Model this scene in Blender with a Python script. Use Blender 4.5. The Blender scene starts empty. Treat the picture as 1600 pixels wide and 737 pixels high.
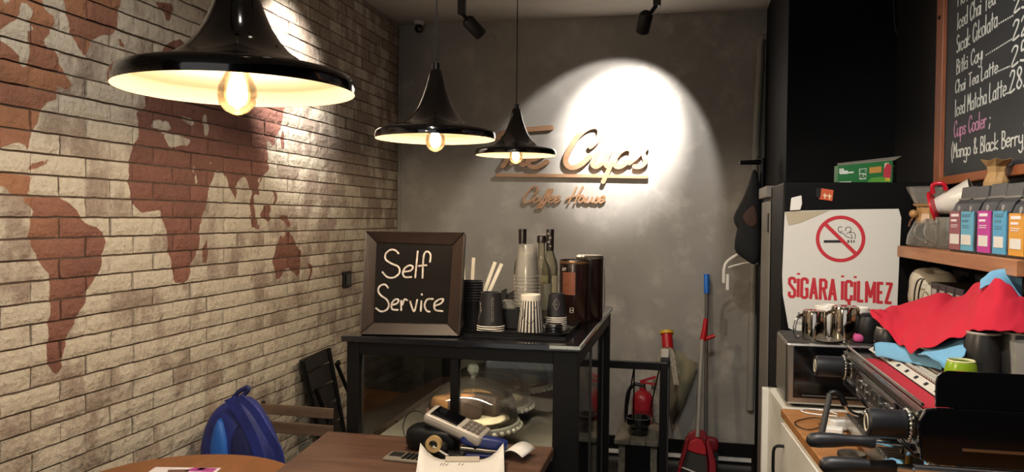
import bpy, bmesh, math, random
import numpy as np
from mathutils import Vector, Matrix, noise as mnoise
random.seed(7)
ORD = ['lowest', 'second', 'third', 'fourth', 'fifth', 'sixth', 'seventh', 'eighth', 'ninth', 'tenth', 'eleventh', 'twelfth', 'thirteenth', 'fourteenth', 'fifteenth']
def nth(k, n): return 'topmost' if k == n - 1 else 'lowest' if k == 0 else ORD[k] + ' from the bottom'
SC = bpy.context.scene
COL = SC.collection
R = math.radians
pi = math.pi

# ------------------------------------------------------------------ camera
FPX = 1250.0
CAM = Vector((0, 0, 1.47))
CROT = Matrix.Rotation(R(12.1), 3, 'Z') @ Matrix.Rotation(R(90 - 1.3), 3, 'X') @ Matrix.Rotation(R(0.62), 3, 'Z')
cd = bpy.data.cameras.new('camera'); cam = bpy.data.objects.new('camera', cd); COL.objects.link(cam)
cd.sensor_fit = 'HORIZONTAL'; cd.sensor_width = 36; cd.lens = 36 * FPX / 1600; cd.clip_start = 0.02
cam.matrix_world = Matrix.Translation(CAM) @ CROT.to_4x4()
SC.camera = cam

# ------------------------------------------------------------------ world, exposure
w = bpy.data.worlds.new('world'); SC.world = w; w.use_nodes = True
w.node_tree.nodes['Background'].inputs[0].default_value = (1, .97, .93, 1)
w.node_tree.nodes['Background'].inputs[1].default_value = 0.5
SC.view_settings.view_transform = 'Standard'; SC.view_settings.look = 'None'
SC.view_settings.gamma = 1; SC.view_settings.use_curve_mapping = False
SC.view_settings.exposure = 0.5

# light table (fixtures built further down): name, position of lamp, target, watts, cone degrees, blend, colour
WARM = (1, .92, .80); NEUT = (1, .96, .90)
SPOTS = {
    'sign':  ((-.231, 4.35, 2.477), (-.42, 5.02, 1.92), 30, 79, .22, (1, .96, .92)),
    'sign_core': ((-.231, 4.35, 2.477), (-.36, 5.02, 2.05), 260, 60, 1.0, (1, .96, .92)),
    'left':  ((-1.110, 4.30, 2.478), (-.72, 4.75, 2.05), 0, 60, .5, NEUT),
    'wall':  ((-1.34, 3.25, 2.50), (-1.84, 3.47, 2.16), 150, 66, 1.0, NEUT),
    'mural': ((-.55, 1.30, 2.50), (-1.84, 1.75, 1.35), 56, 100, .8, (1, .94, .85)),
    'bar':   ((.10, 1.50, 2.50), (.85, 2.35, 1.25), 80, 104, .8, NEUT),
    'table': ((-.45, .9, 2.50), (-.6, 2.9, .8), 30, 80, .8, WARM),  # unseen fill lamp, added to brighten the tables and the case front
}
PEND_W = 17

# ------------------------------------------------------------------ helpers
def ray(x, y): return CROT @ Vector(((x - 800) / FPX, -(y - 368.5) / FPX, -1))
def onX(x, y, X): d = ray(x, y); return CAM + d * ((X - CAM.x) / d.x)
def onY(x, y, Y): d = ray(x, y); return CAM + d * ((Y - CAM.y) / d.y)
def onZ(x, y, Z): d = ray(x, y); return CAM + d * ((Z - CAM.z) / d.z)

def lin(h):
    if not isinstance(h, str): return tuple(h) + ((1,) if len(h) == 3 else ())
    c = [int(h[i:i + 2], 16) / 255 for i in (0, 2, 4)]
    return tuple(((v + .055) / 1.055) ** 2.4 if v > .04 else v / 12.92 for v in c) + (1,)

MATS = {}
class NT:
    def __init__(s, m): s.t = m.node_tree; s.n = s.t.nodes; s.bsdf = s.n.get('Principled BSDF'); s.out = s.n.get('Material Output')
    def add(s, ty, ins=None, **kw):
        n = s.n.new(ty)
        for k, v in kw.items(): setattr(n, k, v)
        for k, v in (ins or {}).items():
            if isinstance(v, bpy.types.NodeSocket): s.t.links.new(v, n.inputs[k])
            else: n.inputs[k].default_value = v
        return n
    def link(s, a, b): s.t.links.new(a, b)
    def math(s, op, a, b=0.0, c=0.0, clamp=False): return s.add('ShaderNodeMath', {0: a, 1: b, 2: c}, operation=op, use_clamp=clamp).outputs[0]
    def mix(s, f, a, b): return s.add('ShaderNodeMix', {0: f, 6: a, 7: b}, data_type='RGBA').outputs[2]
    def rng(s, v, a, b, c=0.0, d=1.0): return s.add('ShaderNodeMapRange', {0: v, 1: a, 2: b, 3: c, 4: d}).outputs[0]
    def noise(s, vec, scale, detail=4, rough=.55):
        return s.add('ShaderNodeTexNoise', {'Vector': vec, 'Scale': scale, 'Detail': detail, 'Roughness': rough}).outputs[0]
    def bump(s, h, strength=.3, dist=.01):
        b = s.add('ShaderNodeBump', {'Height': h, 'Strength': strength, 'Distance': dist}); s.link(b.outputs[0], s.bsdf.inputs['Normal'])

def mat(name, col='808080', rough=.5, metal=0.0, var=None, bump=None, emit=None, coat=0, spec=None, sheen=0, trans=0):
    if name in MATS: return MATS[name]
    m = bpy.data.materials.new(name); m.use_nodes = True; MATS[name] = m
    nt = NT(m); b = nt.bsdf
    b.inputs['Base Color'].default_value = lin(col); b.inputs['Roughness'].default_value = rough; b.inputs['Metallic'].default_value = metal
    if coat: b.inputs['Coat Weight'].default_value = coat; b.inputs['Coat Roughness'].default_value = .08
    if spec is not None: b.inputs['Specular IOR Level'].default_value = spec
    if sheen: b.inputs['Sheen Weight'].default_value = sheen
    if trans: b.inputs['Transmission Weight'].default_value = trans
    if emit: b.inputs['Emission Color'].default_value = lin(emit[0]); b.inputs['Emission Strength'].default_value = emit[1]
    tc = nt.add('ShaderNodeTexCoord').outputs['Object']
    if var:      # second colour, noise scale, stretch
        vec = tc
        if len(var) > 2: vec = nt.add('ShaderNodeMapping', {'Vector': tc, 'Scale': var[2]}).outputs[0]
        f = nt.rng(nt.noise(vec, var[1], 5), .35, .65)
        nt.link(nt.mix(f, lin(col), lin(var[0])), b.inputs['Base Color'])
    if bump: nt.bump(nt.noise(tc, bump[0], 4), bump[1], bump[2] if len(bump) > 2 else .004)
    return m

def glassmat(name, tint='ffffff', refl=.9, rough=.02, body=0.0, bodycol='ffffff'):
    """thin clear sheet: lets light straight through and mirrors by angle"""
    if name in MATS: return MATS[name]
    m = bpy.data.materials.new(name); m.use_nodes = True; MATS[name] = m
    nt = NT(m); nt.n.remove(nt.bsdf)
    tr = nt.add('ShaderNodeBsdfTransparent', {0: lin(tint)}); gl = nt.add('ShaderNodeBsdfGlossy', {'Roughness': rough})
    fr = nt.add('ShaderNodeFresnel', {0: 1.5}).outputs[0]
    mx = nt.add('ShaderNodeMixShader', {0: nt.math('MULTIPLY', fr, refl), 1: tr.outputs[0], 2: gl.outputs[0]})
    o = mx.outputs[0]
    if body:
        df = nt.add('ShaderNodeBsdfDiffuse', {0: lin(bodycol)})
        o = nt.add('ShaderNodeMixShader', {0: body, 1: o, 2: df.outputs[0]}).outputs[0]
    nt.link(o, nt.out.inputs[0])
    return m

WL = {}
def props(o, label=None, cat=None, group=None, kind=None):
    if label: o['label'] = label
    if cat: o['category'] = cat
    if group: o['group'] = group
    if kind: o['kind'] = kind
    return o
def thing(name, label, cat, loc=(0, 0, 0), group=None):
    o = bpy.data.objects.new(name, None); COL.objects.link(o); o.empty_display_size = .05
    o.location = loc; WL[o.name] = Vector(loc)
    return props(o, label, cat, group)
def place(name, me, parent, loc):
    o = bpy.data.objects.new(name, me); COL.objects.link(o)
    if parent: o.parent = parent; WL[o.name] = WL[parent.name]
    else: o.location = loc; WL[o.name] = Vector(loc)
    return o
def copy_tree(o, loc=None, parent=None):
    c = o.copy(); COL.objects.link(c); c.parent = parent
    if loc is not None: c.location = loc
    WL[c.name] = Vector(c.location) if parent is None else WL[parent.name]
    for ch in list(o.children): copy_tree(ch, None, c)
    return c

def rotm(rx=0, ry=0, rz=0): return Matrix.Rotation(R(rz), 3, 'Z') @ Matrix.Rotation(R(ry), 3, 'Y') @ Matrix.Rotation(R(rx), 3, 'X')
def catmull(p, n=6):
    p = [Vector(q) for q in p]
    if len(p) < 3: return p
    out = []
    for i in range(len(p) - 1):
        a = p[max(i - 1, 0)]; b = p[i]; c = p[i + 1]; d = p[min(i + 2, len(p) - 1)]
        for k in range(n):
            t = k / n
            out.append(.5 * ((2 * b) + (c - a) * t + (2 * a - 5 * b + 4 * c - d) * t * t + (3 * b - a - 3 * c + d) * t ** 3))
    out.append(p[-1]); return out

class G:
    def __init__(s): s.v = []; s.f = []; s.m = []; s.mi = 0
    def add(s, vs, fs):
        o = len(s.v); s.v += [Vector(q) for q in vs]; s.f += [tuple(i + o for i in f) for f in fs]; s.m += [s.mi] * len(fs); return s
    def box(s, c, d, rot=None):
        c = Vector(c); h = [x / 2 for x in d]
        vs = [Vector((x * h[0], y * h[1], z * h[2])) for x in (-1, 1) for y in (-1, 1) for z in (-1, 1)]
        if rot: vs = [rot @ q for q in vs]
        return s.add([c + q for q in vs], [(0, 1, 3, 2), (4, 6, 7, 5), (0, 4, 5, 1), (2, 3, 7, 6), (0, 2, 6, 4), (1, 5, 7, 3)])
    def bb(s, x0, x1, y0, y1, z0, z1): return s.box(((x0 + x1) / 2, (y0 + y1) / 2, (z0 + z1) / 2), (abs(x1 - x0), abs(y1 - y0), abs(z1 - z0)))
    def lathe(s, prof, c=(0, 0, 0), n=32, rot=None, close=False, alt=None):
        c = Vector(c); vs = []; rings = []
        for r, z in prof:
            ring = []
            k = 1 if r < 1e-6 else n
            for i in range(k):
                a = 2 * pi * i / n; q = Vector((r * math.cos(a), r * math.sin(a), z))
                if rot: q = rot @ q
                ring.append(len(vs)); vs.append(c + q)
            rings.append(ring)
        fs = []; ms = []
        for j in range(len(rings) - 1):
            A, B = rings[j], rings[j + 1]
            for i in range(n):
                k = (i + 1) % n
                if len(A) == 1 and len(B) == 1: continue
                if len(A) == 1: fs.append((A[0], B[k], B[i]))
                elif len(B) == 1: fs.append((A[i], A[k], B[0]))
                else: fs.append((A[i], A[k], B[k], B[i]))
                ms.append(alt(i, j) if alt else s.mi)
        s.add(vs, fs); s.m[len(s.m) - len(ms):] = ms
        return s
    def tube(s, pts, r, n=8, cap=True):
        pts = [Vector(p) for p in pts]; rr = r if isinstance(r, (list, tuple)) else [r] * len(pts)
        t0 = (pts[1] - pts[0]).normalized(); up = Vector((0, 0, 1)) if abs(t0.z) < .9 else Vector((1, 0, 0))
        u = t0.cross(up).normalized(); vs = []; fs = []
        for i, p in enumerate(pts):
            t = (pts[min(i + 1, len(pts) - 1)] - pts[max(i - 1, 0)]).normalized()
            u = (u - t * u.dot(t)).normalized(); w = t.cross(u)
            for k in range(n):
                a = 2 * pi * k / n; vs.append(p + (u * math.cos(a) + w * math.sin(a)) * rr[i])
        for i in range(len(pts) - 1):
            for k in range(n): fs.append((i * n + k, i * n + (k + 1) % n, (i + 1) * n + (k + 1) % n, (i + 1) * n + k))
        if cap: fs += [tuple(range(n))[::-1], tuple(range((len(pts) - 1) * n, len(pts) * n))]
        return s.add(vs, fs)
    def cyl(s, a, b, r, n=16): return s.tube([a, b], r, n)
    def prism(s, poly, pl, d0, d1):
        n = len(poly); vs = [pl.at(u, v, d0) for u, v in poly] + [pl.at(u, v, d1) for u, v in poly]
        return s.add(vs, [tuple(range(n)), tuple(range(n, 2 * n))[::-1]] + [(i, i + n, (i + 1) % n + n, (i + 1) % n) for i in range(n)])
    def stroke(s, pts, w, pl, d0, d1, smooth=True, n=5, round=True, slant=None):
        """flat pen stroke raised from a plane"""
        p = [Vector((q[0], q[1])) for q in pts]
        if len(p) == 1: p = [p[0], p[0] + Vector((w * .1, 0))]
        if smooth: p = [Vector((q.x, q.y)) for q in catmull([(q.x, q.y, 0) for q in p], n)]
        h = w / 2; sec = []
        def dirn(i):
            a = p[min(i + 1, len(p) - 1)] - p[max(i - 1, 0)]
            return a.normalized() if a.length > 1e-9 else Vector((1, 0))
        for i, q in enumerate(p):
            t = dirn(i); nn = Vector((-t.y, t.x))
            if round and i == 0: sec += [(q - t * h * .9, nn, h * .35), (q - t * h * .6, nn, h * .8)]
            sec.append((q, nn, h))
            if round and i == len(p) - 1: sec += [(q + t * h * .6, nn, h * .8), (q + t * h * .9, nn, h * .35)]
        vs = []; rj = random.random() * .06
        for si, (q, nn, hh) in enumerate(sec):
            dt = d1 + (d1 - d0) * (rj + .07 * si / len(sec))
            for sg, d in ((1, d0), (1, dt), (-1, dt), (-1, d0)):
                r = q + nn * hh * sg; vs.append(pl.at(r.x, r.y, d))
        fs = []
        for i in range(len(sec) - 1):
            for k in range(4): fs.append((i * 4 + k, i * 4 + (k + 1) % 4, i * 4 + 4 + (k + 1) % 4, i * 4 + 4 + k))
        e = (len(sec) - 1) * 4; fs += [(3, 2, 1, 0), (e, e + 1, e + 2, e + 3)]
        return s.add(vs, fs)
    def blob(s, c, d, e=.6, n=20, m=12, rot=None, wob=0, seed=0):
        """superellipsoid"""
        f = lambda x: math.copysign(abs(x) ** e, x)
        c = Vector(c); vs = []; fs = []
        for j in range(m + 1):
            ph = -pi / 2 + pi * j / m
            for i in range(n):
                a = 2 * pi * i / n
                q = Vector((d[0] / 2 * f(math.cos(ph)) * f(math.cos(a)), d[1] / 2 * f(math.cos(ph)) * f(math.sin(a)), d[2] / 2 * f(math.sin(ph))))
                if wob: q += q.normalized() * wob * mnoise.noise((q + Vector((seed, 0, 0))) * 14)
                if rot: q = rot @ q
                vs.append(c + q)
        for j in range(m):
            for i in range(n): fs.append((j * n + i, j * n + (i + 1) % n, (j + 1) * n + (i + 1) % n, (j + 1) * n + i))
        return s.add(vs, fs)
    def drape(s, top, bot, n=5, rows=9, sag=.012, amp=.005, seed=0):
        """cloth between two space curves, with folds"""
        a = catmull(top, n); b = catmull(bot, n); k = min(len(a), len(b)); vs = []; fs = []
        for j in range(rows):
            t = j / (rows - 1)
            for i in range(k):
                q = a[i].lerp(b[i], t)
                q = q + Vector((0, 0, sag * math.sin(pi * t))) + Vector((0, .6, 1)) * amp * mnoise.noise(Vector((i * .33 + seed, t * 3.1, seed)))
                vs.append(q)
        for j in range(rows - 1):
            for i in range(k - 1): fs.append((j * k + i, j * k + i + 1, (j + 1) * k + i + 1, (j + 1) * k + i))
        return s.add(vs, fs)
    def build(s, name, m, parent=None, smooth=False, bevel=0, solid=0, sub=0, origin=None, auto=40):
        ms = m if isinstance(m, (list, tuple)) else [m]
        if parent: off = WL[parent.name]
        elif origin is not None: off = Vector(origin)
        else:
            A = np.array([tuple(q) for q in s.v]); off = Vector(((A[:, 0].min() + A[:, 0].max()) / 2, (A[:, 1].min() + A[:, 1].max()) / 2, A[:, 2].min()))
        me = bpy.data.meshes.new(name)
        me.from_pydata([tuple(q - off) for q in s.v], [], s.f)
        for x in ms: me.materials.append(x)
        if len(ms) > 1: me.polygons.foreach_set('material_index', s.m)
        bm = bmesh.new(); bm.from_mesh(me); bmesh.ops.recalc_face_normals(bm, faces=bm.faces); bm.to_mesh(me); bm.free()
        if smooth:
            me.polygons.foreach_set('use_smooth', [True] * len(me.polygons))
            if auto: me.set_sharp_from_angle(angle=R(auto))
        o = place(name, me, parent, off)
        if solid: q = o.modifiers.new('solid', 'SOLIDIFY'); q.thickness = solid; q.offset = 0
        if bevel: q = o.modifiers.new('bevel', 'BEVEL'); q.width = bevel; q.segments = 2; q.limit_method = 'ANGLE'; q.angle_limit = R(40)
        if sub: q = o.modifiers.new('sub', 'SUBSURF'); q.levels = sub; q.render_levels = sub
        return o

class Plane:
    def __init__(s, o, U, V):
        s.o = Vector(o); s.U = Vector(U).normalized(); s.V = Vector(V).normalized(); s.N = s.U.cross(s.V).normalized()
    def at(s, u, v, d=0): return s.o + s.U * u + s.V * v + s.N * d
    def px(s, x, y):
        d = ray(x, y); p = CAM + d * ((s.o - CAM).dot(s.N) / d.dot(s.N)) - s.o
        return (p.dot(s.U), p.dot(s.V))

# single-stroke lettering, grid of ten
GL = {
 'a': (4, "4,4 2,5 0,3.6 0,1.2 2,0 4,2|4,5 4,1 4.6,0"), 'b': (4, "0,10 0,0|0,4 2,5 4,4 4,1 2,0 0,1"), 'c': (4, "4,4 2,5 0,3.6 0,1.2 2,0 4,1"),
 'd': (4, "4,4 2,5 0,3.6 0,1.2 2,0 4,1.5|4,10 4,0"), 'e': (4, "0,2.6 4,3 3.6,4.6 2,5 0,3.6 0,1.2 2,0 4,1"), 'f': (3, "4,9 3,10 2,9 2,0|0,5 4,5"),
 'g': (4, "4,4 2,5 0,3.6 0,1.2 2,0 4,2|4,5 4,-3 2,-4.4 0,-3.4"), 'h': (4, "0,10 0,0|0,3 2,5 4,4 4,0"), 'i': (1, "0,5 0,0|0,7 0,7.4"), 'ı': (1, "0,5 0,0"),
 'k': (4, "0,10 0,0|4,5 0,2 4,0"), 'l': (1, "0,10 0,0"), 'n': (4, "0,5 0,0|0,3 2,5 4,4 4,0"), 'o': (4, "2,5 0,4 0,1 2,0 4,1 4,4 2,5"),
 'm': (6, "0,5 0,0|0,3 1.5,5 3,4 3,0|3,3 4.5,5 6,4 6,0"),
 'p': (4, "0,5 0,-4|0,4 2,5 4,4 4,1 2,0 0,1"), 'r': (3, "0,5 0,0|0,3 1.5,5 3,4.6"), 's': (4, "4,4.2 2,5 0.3,4 3.7,1.2 2,0 0,.8"), 't': (3, "1.5,8.5 1.5,0|0,5.4 3.2,5.6"),
 'u': (4, "0,5 0,1 2,0 4,2|4,5 4,0"), 'y': (4, "0,5 0,2 2,1 4,2|4,5 4,-3 2,-4.4 0,-3"), 'v': (4, "0,5 2,0 4,5"),
 'B': (4, "0,10 0,0|0,10 3,9.4 3,6 0,5.4 4,4 4,1 2,0 0,0"), 'C': (5, "5,8 4,10 1.4,9 0,5 1,1 3,0 5,2"), 'Ç': (5, "5,8 4,10 1.4,9 0,5 1,1 3,0 5,2|2.5,0 2.6,-1.6 1.6,-2"),
 'H': (5, "0,10 0,0|5,10 5,0|0,5 5,5"), 'I': (1, "0,10 0,0"), 'İ': (1, "0,10 0,0|0,12 0,12.4"), 'L': (4, "0,10 0,0 4,.4"), 'M': (5, "0,0 .4,10 2.5,4 4.6,10 5,0"),
 'S': (4, "4,8.8 2.4,10 .4,8.4 .8,6 3.6,4 3.6,1.2 1.6,0 0,1.2"), 'T': (5, "0,10 5,10|2.5,10 2.5,0"), 'R': (4, "0,0 0,10 3,9.6 4,8 3,6 0,5.4 4,0"), 'E': (4, "4,10 0,10 0,0 4,0|0,5 3,5"),
 'F': (4, "4,10 0,10 0,0|0,5 3,5"), 'U': (4, "0,10 0,1.4 2,0 4,1.4 4,10"),
 '2': (4, "0,8 1.6,10 3.6,9 3,6 0,0 4,.6"), '5': (4, "4,10 1,10 .6,5.6 3,5.8 4,3 2.6,0 0,.8"), '8': (4, "2,5 .4,8 2,10 3.6,8 2,5 .2,2 2,0 4,2 2,5"), '.': (1, "0,0 0,.4"),
 '&': (5, "5,0 1,7 1.6,9.6 3,8.6 .6,3 1,.4 3,0 5,3"), '(': (2, "2,11 .4,7 .2,2 1.6,-3"), ')': (2, "0,11 1.6,7 1.8,2 .4,-3"), ';': (2, "1,6 1,6.5|1,2 .4,-1"),
}
def parse(t): return [[tuple(float(z) for z in q.split(',')) for q in pl.split()] for pl in t.split('|')]
def write(g, text, pl, p0, p1, h, wd, d0, d1, gap=1.6, space=3.8, jig=.0, smooth=True):
    """lettering from p0 to p1 (plane u,v); h is the cap height"""
    tot = sum((space if c == ' ' else GL[c][0] + gap) for c in text) - gap
    p0 = Vector(p0); p1 = Vector(p1); U = (p1 - p0) / tot; k = h / 10; x = 0
    for c in text:
        if c == ' ': x += space; continue
        j = random.uniform(-jig, jig)
        for st in parse(GL[c][1]):
            pts = [p0 + U * (x + a) + Vector((0, (b + j) * k)) for a, b in st]
            if len(pts) > 1 and smooth is False: g.stroke(pts, wd, pl, d0, d1, smooth=False)
            else: g.stroke(pts, wd, pl, d0, d1, n=4)
        x += GL[c][0] + gap

# ------------------------------------------------------------------ common materials
BLACK = mat('black_metal', '070707', .45, .0, bump=(60, .05), spec=.25)
BLACKG = mat('black_gloss', '08080a', .08, coat=.6)
BLACKP = mat('black_plastic', '0d0d0f', .42, spec=.35)
CHROME = mat('chrome', 'd8d8d6', .12, 1)
STEEL = mat('steel', 'b8b4ac', .28, 1, bump=(90, .05))
WHITE = mat('white_paint', 'd6d2c8', .45, var=('c9c4b8', 6))
WHITEP = mat('white_plastic', 'd9d6cf', .4)
PAPER = mat('paper', 'd8d6d2', .8)
RED = mat('red_plastic', 'b3121d', .4)
OAK = mat('oak_worktop', 'a5713f', .5, var=('8a5a30', 3, (1, 9, 9)))
SHELFW = mat('shelf_wood', 'a9744e', .5, var=('8f5d3b', 4, (9, 1, 9)))
TABLEW = mat('walnut_table', '63483a', .42, var=('4d362a', 4, (1, 8, 8)))
ROUNDW = mat('beech_table', '87562f', .45, var=('784a27', 4, (8, 1, 1)))
GLASS = glassmat('clear_glass', 'f8f8f5', 1.8, .02, .012, 'd8d4c8')
PANE = glassmat('case_glass', 'd9d8d2', 1.3)
CLEARP = glassmat('clear_plastic', 'fdfcfa', .5, .1, .10, 'f2eee6')

# ------------------------------------------------------------------ the room
XL, YB, XR, ZC = -1.844, 5.02, .942, 2.729
def plaster(name, a, b, c, sc=1.1):
    m = mat(name, a, .8); nt = NT(m)
    pos = nt.add('ShaderNodeNewGeometry').outputs['Position']
    n1 = nt.noise(pos, sc, 6, .62); n2 = nt.noise(pos, sc * 4.5, 6, .6); n3 = nt.noise(pos, 26, 3)
    c1 = nt.mix(nt.rng(n1, .36, .62), lin(a), lin(b)); c2 = nt.mix(nt.rng(n2, .52, .68, 0, .75), c1, lin(c))
    nt.link(c2, nt.bsdf.inputs['Base Color'])
    nt.bump(nt.math('ADD', n2, nt.math('MULTIPLY', n3, .3)), .18, .006)
    return m
PL = plaster('grey_trowelled_plaster', '88837c', '9b968e', 'aca69d')
CEIL = plaster('ceiling_paint', 'b5b0a8', 'bdb8b0', 'aca79f')
FLOOR = mat('dark_floor_tile', '1b1816', .25, var=('262220', 5), bump=(20, .05))
BWALL = mat('black_wall_paint', '08080a', .7, bump=(30, .06), spec=.15)
RWALL = mat('charcoal_wall_paint', '232222', .7, bump=(30, .06), spec=.2)
FWALL = mat('beige_wall_paint', '8a7c6a', .7)
def st(name, g, m, label): return props(g.build(name, m), label, None, None, 'structure')
st('floor', G().bb(-1.95, 1.05, -2.6, 5.12, -.1, 0), FLOOR, 'dark tiled floor of the coffee house')
st('ceiling', G().bb(-1.95, 1.05, -2.6, 5.12, ZC, ZC + .1), CEIL, 'grey plastered ceiling')
st('wall_back', G().bb(-1.95, 1.05, YB, YB + .1, 0, ZC), PL, 'grey trowelled plaster wall behind the sign')
st('wall_right', G().bb(XR, XR + .1, -2.6, YB, 0, ZC), RWALL, 'charcoal wall behind the bar shelves')
#st('wall_front', G().bb(-1.95, 1.05, -2.6, -2.5, 0, ZC), FWALL, 'wall behind the viewer')
st('wall_side', G().bb(.468, XR, 3.97, YB, 0, ZC), BWALL, 'black painted wall block behind the fridge')
g = G().bb(XL - .004, .46, YB - .02, YB, 0, .115); st('baseboard_back', g, BLACK, 'black baseboard along the plaster wall')
g = G().bb(XL + .9, .42, YB - .034, YB - .02, .012, .034); st('trim_1', g, WHITEP, 'thin white strip at the foot of the black baseboard')
g = G().bb(XL - .004, XL + .012, YB - .012, YB, .115, ZC); st('trim_2', g, PL, 'narrow plaster bead in the corner of the two walls')

# ---- brick wall with the world map left in bare red brick
def T(x0, y0, sc, s): return [(x0 + float(a) / sc, y0 + float(b) / sc) for a, b in (q.split(',') for q in s.split())]
t1 = lambda s: T(0, 0, 3.686, s); t2 = lambda s: T(0, 180, 3.686, s); t3 = lambda s: T(0, 360, 3.686, s); t4 = lambda s: T(0, 540, 3.74, s)
t5 = lambda s: T(200, 160, 3.686, s); t6 = lambda s: T(200, 340, 3.686, s); t8 = lambda s: T(200, 0, 3.686, s)
ta = lambda s: T(400, 180, 3.35, s); tb = lambda s: T(400, 360, 3.35, s)
LAND = [
 t1("-820,-60 -700,-170 -520,-200 -380,-270 -200,-230 -60,-280 110,-240 200,-160 240,0 265,60 310,100 315,165 285,165 285,195 245,235 265,268 315,290 340,345 380,420 410,480 425,515 385,515 345,500 325,495 332,545 325,572 270,590 240,630 215,690") +
 t2("215,40 180,100 165,150 160,205 150,200 140,175 100,155 40,170 0,190 -90,215 -170,225 -215,160 -300,80 -345,-40 -420,-160 -470,-300 -560,-420 -690,-470 -770,-560"),
 t2("160,285 235,265 295,252 270,280 215,305 160,315"),
 t2("-215,215 -150,225 -90,300 0,330 100,340 215,350 180,365 172,420 175,460 60,460 70,440 0,400 -110,350 -170,290"),
 t2("105,470 345,470 390,500 440,540 470,590 500,625 560,645 600,680 610,737") + t3("612,60 590,130 580,210 550,280 510,330 495,390 480,430 450,460 440,500 410,560 380,600 372,660") +
 t4("375,0 360,85 370,115 355,135 350,165 325,165 305,145 285,105 272,45 280,0") + t3("275,640 275,530 285,500 290,330 290,260 240,200 215,140 175,75 165,0") + t2("165,700 180,640 180,590 200,575 190,530 140,510"),
 t1("345,-60 370,-150 450,-230 570,-260 670,-200 705,-90 690,30 672,100 672,175 650,200 590,200 550,225 525,240 515,280 500,320 485,325 455,280 410,190 400,150 390,100 375,50"),
 t1("680,215 700,225 735,280 710,280 685,250"),
 t8("155,10 260,20 265,60 245,100 230,135 215,110 210,75 180,45"),
 t8("205,275 240,240 300,225 350,290 330,330 280,355 190,350 180,330"),
 # europe, asia and africa in one outline
 t5("95,-40 105,30 50,60 65,130 65,190 30,260 10,330 5,400 10,480 20,550 50,610 80,635 185,620 200,680") +
 t6("200,0 215,50 230,90 225,150 230,200 245,240 250,280 265,350 275,375 320,375 345,360 360,290 365,265 385,220 385,200 410,185 415,90 410,50 430,0") +
 t5("430,650 455,600 460,560 460,510 490,450 510,390 550,400 575,440 590,500 615,565 625,490 650,440 680,425 695,470 715,520 700,560 710,640 730,690 752,730 765,715 745,700 735,640 725,560 720,520 745,540 755,470 770,430 785,412") +
 ta("0,420 10,425 20,400 10,340 40,310 65,290 65,200 60,140 70,130 90,165 105,150 105,110 135,60 145,0 150,-40 120,-80 60,-100") + t8("700,330 600,290 500,320 430,270 360,330 300,360 250,400 190,420 120,480"),
 ta("140,60 150,130 152,175 135,177 130,120"), ta("80,390 105,400 110,440 100,470 88,468 95,430"), ta("25,510 50,470 75,470 75,500 65,520 80,540 60,562 40,540 20,530"),
 ta("105,505 120,520 165,525 180,575 165,592 150,560 125,540"), ta("-40,520 0,560 20,590 10,600 -20,585"),
 t6("455,115 465,150 460,200 450,265 430,255 425,220 430,180"),
 tb("130,20 145,40 165,0 185,30 210,70 235,110 235,170 225,250 205,225 170,195 150,210 130,245 108,258 100,210 85,170 95,120 120,70 125,40"),
 tb("280,165 298,195 290,220 280,267 270,265 280,210"),
]
SEA = [
 t1("110,20 135,12 160,20 190,65 180,115 150,118 190,150 195,175 150,180 165,240 160,330 150,385 125,390 105,325 50,270 0,235 -150,200 -150,170 0,175 40,140 70,125 95,115 120,60"),
 t1("15,-30 60,-30 50,20 40,42 25,15"),
 t5("190,160 240,180 300,190 355,215 350,250 300,245 260,260 235,255 210,200"), t5("135,140 160,100 190,100 210,120 225,95 250,150 245,165 190,155"),
 t5("310,75 345,85 385,100 380,135 345,125 315,100"), t5("430,70 455,70 467,150 455,195 440,190 435,120"), t5("445,310 470,340 500,365 470,362"),
 t5("368,340 380,350 395,420 412,470 398,482 378,400"),
]
def wallpoly(p): return np.array([(q.y, q.z) for q in (onX(x, y, XL) for x, y in p)])
LAND = [wallpoly(p) for p in LAND]; SEA = [wallpoly(p) for p in SEA]
def inside(P, poly):
    x, y = P[:, 0], P[:, 1]; c = np.zeros(len(P), bool); q = np.roll(poly, 1, 0)
    for (x1, y1), (x2, y2) in zip(poly, q):
        if abs(y2 - y1) < 1e-12: continue
        c ^= ((y1 > y) != (y2 > y)) & (x < (x2 - x1) * (y - y1) / (y2 - y1) + x1)
    return c
def mapsdf(P):
    d = np.full(len(P), 9.0)
    for poly in LAND + SEA:
        for a, b in zip(poly, np.roll(poly, 1, 0)):
            e = b - a; L = (e * e).sum() + 1e-12
            t = np.clip(((P - a) @ e) / L, 0, 1)[:, None]
            d = np.minimum(d, np.hypot(*(P - a - t * e).T))
    c = np.zeros(len(P), bool)
    for p in LAND: c |= inside(P, p)
    for p in SEA: c &= ~inside(P, p)
    return np.where(c, d, -d)

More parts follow.
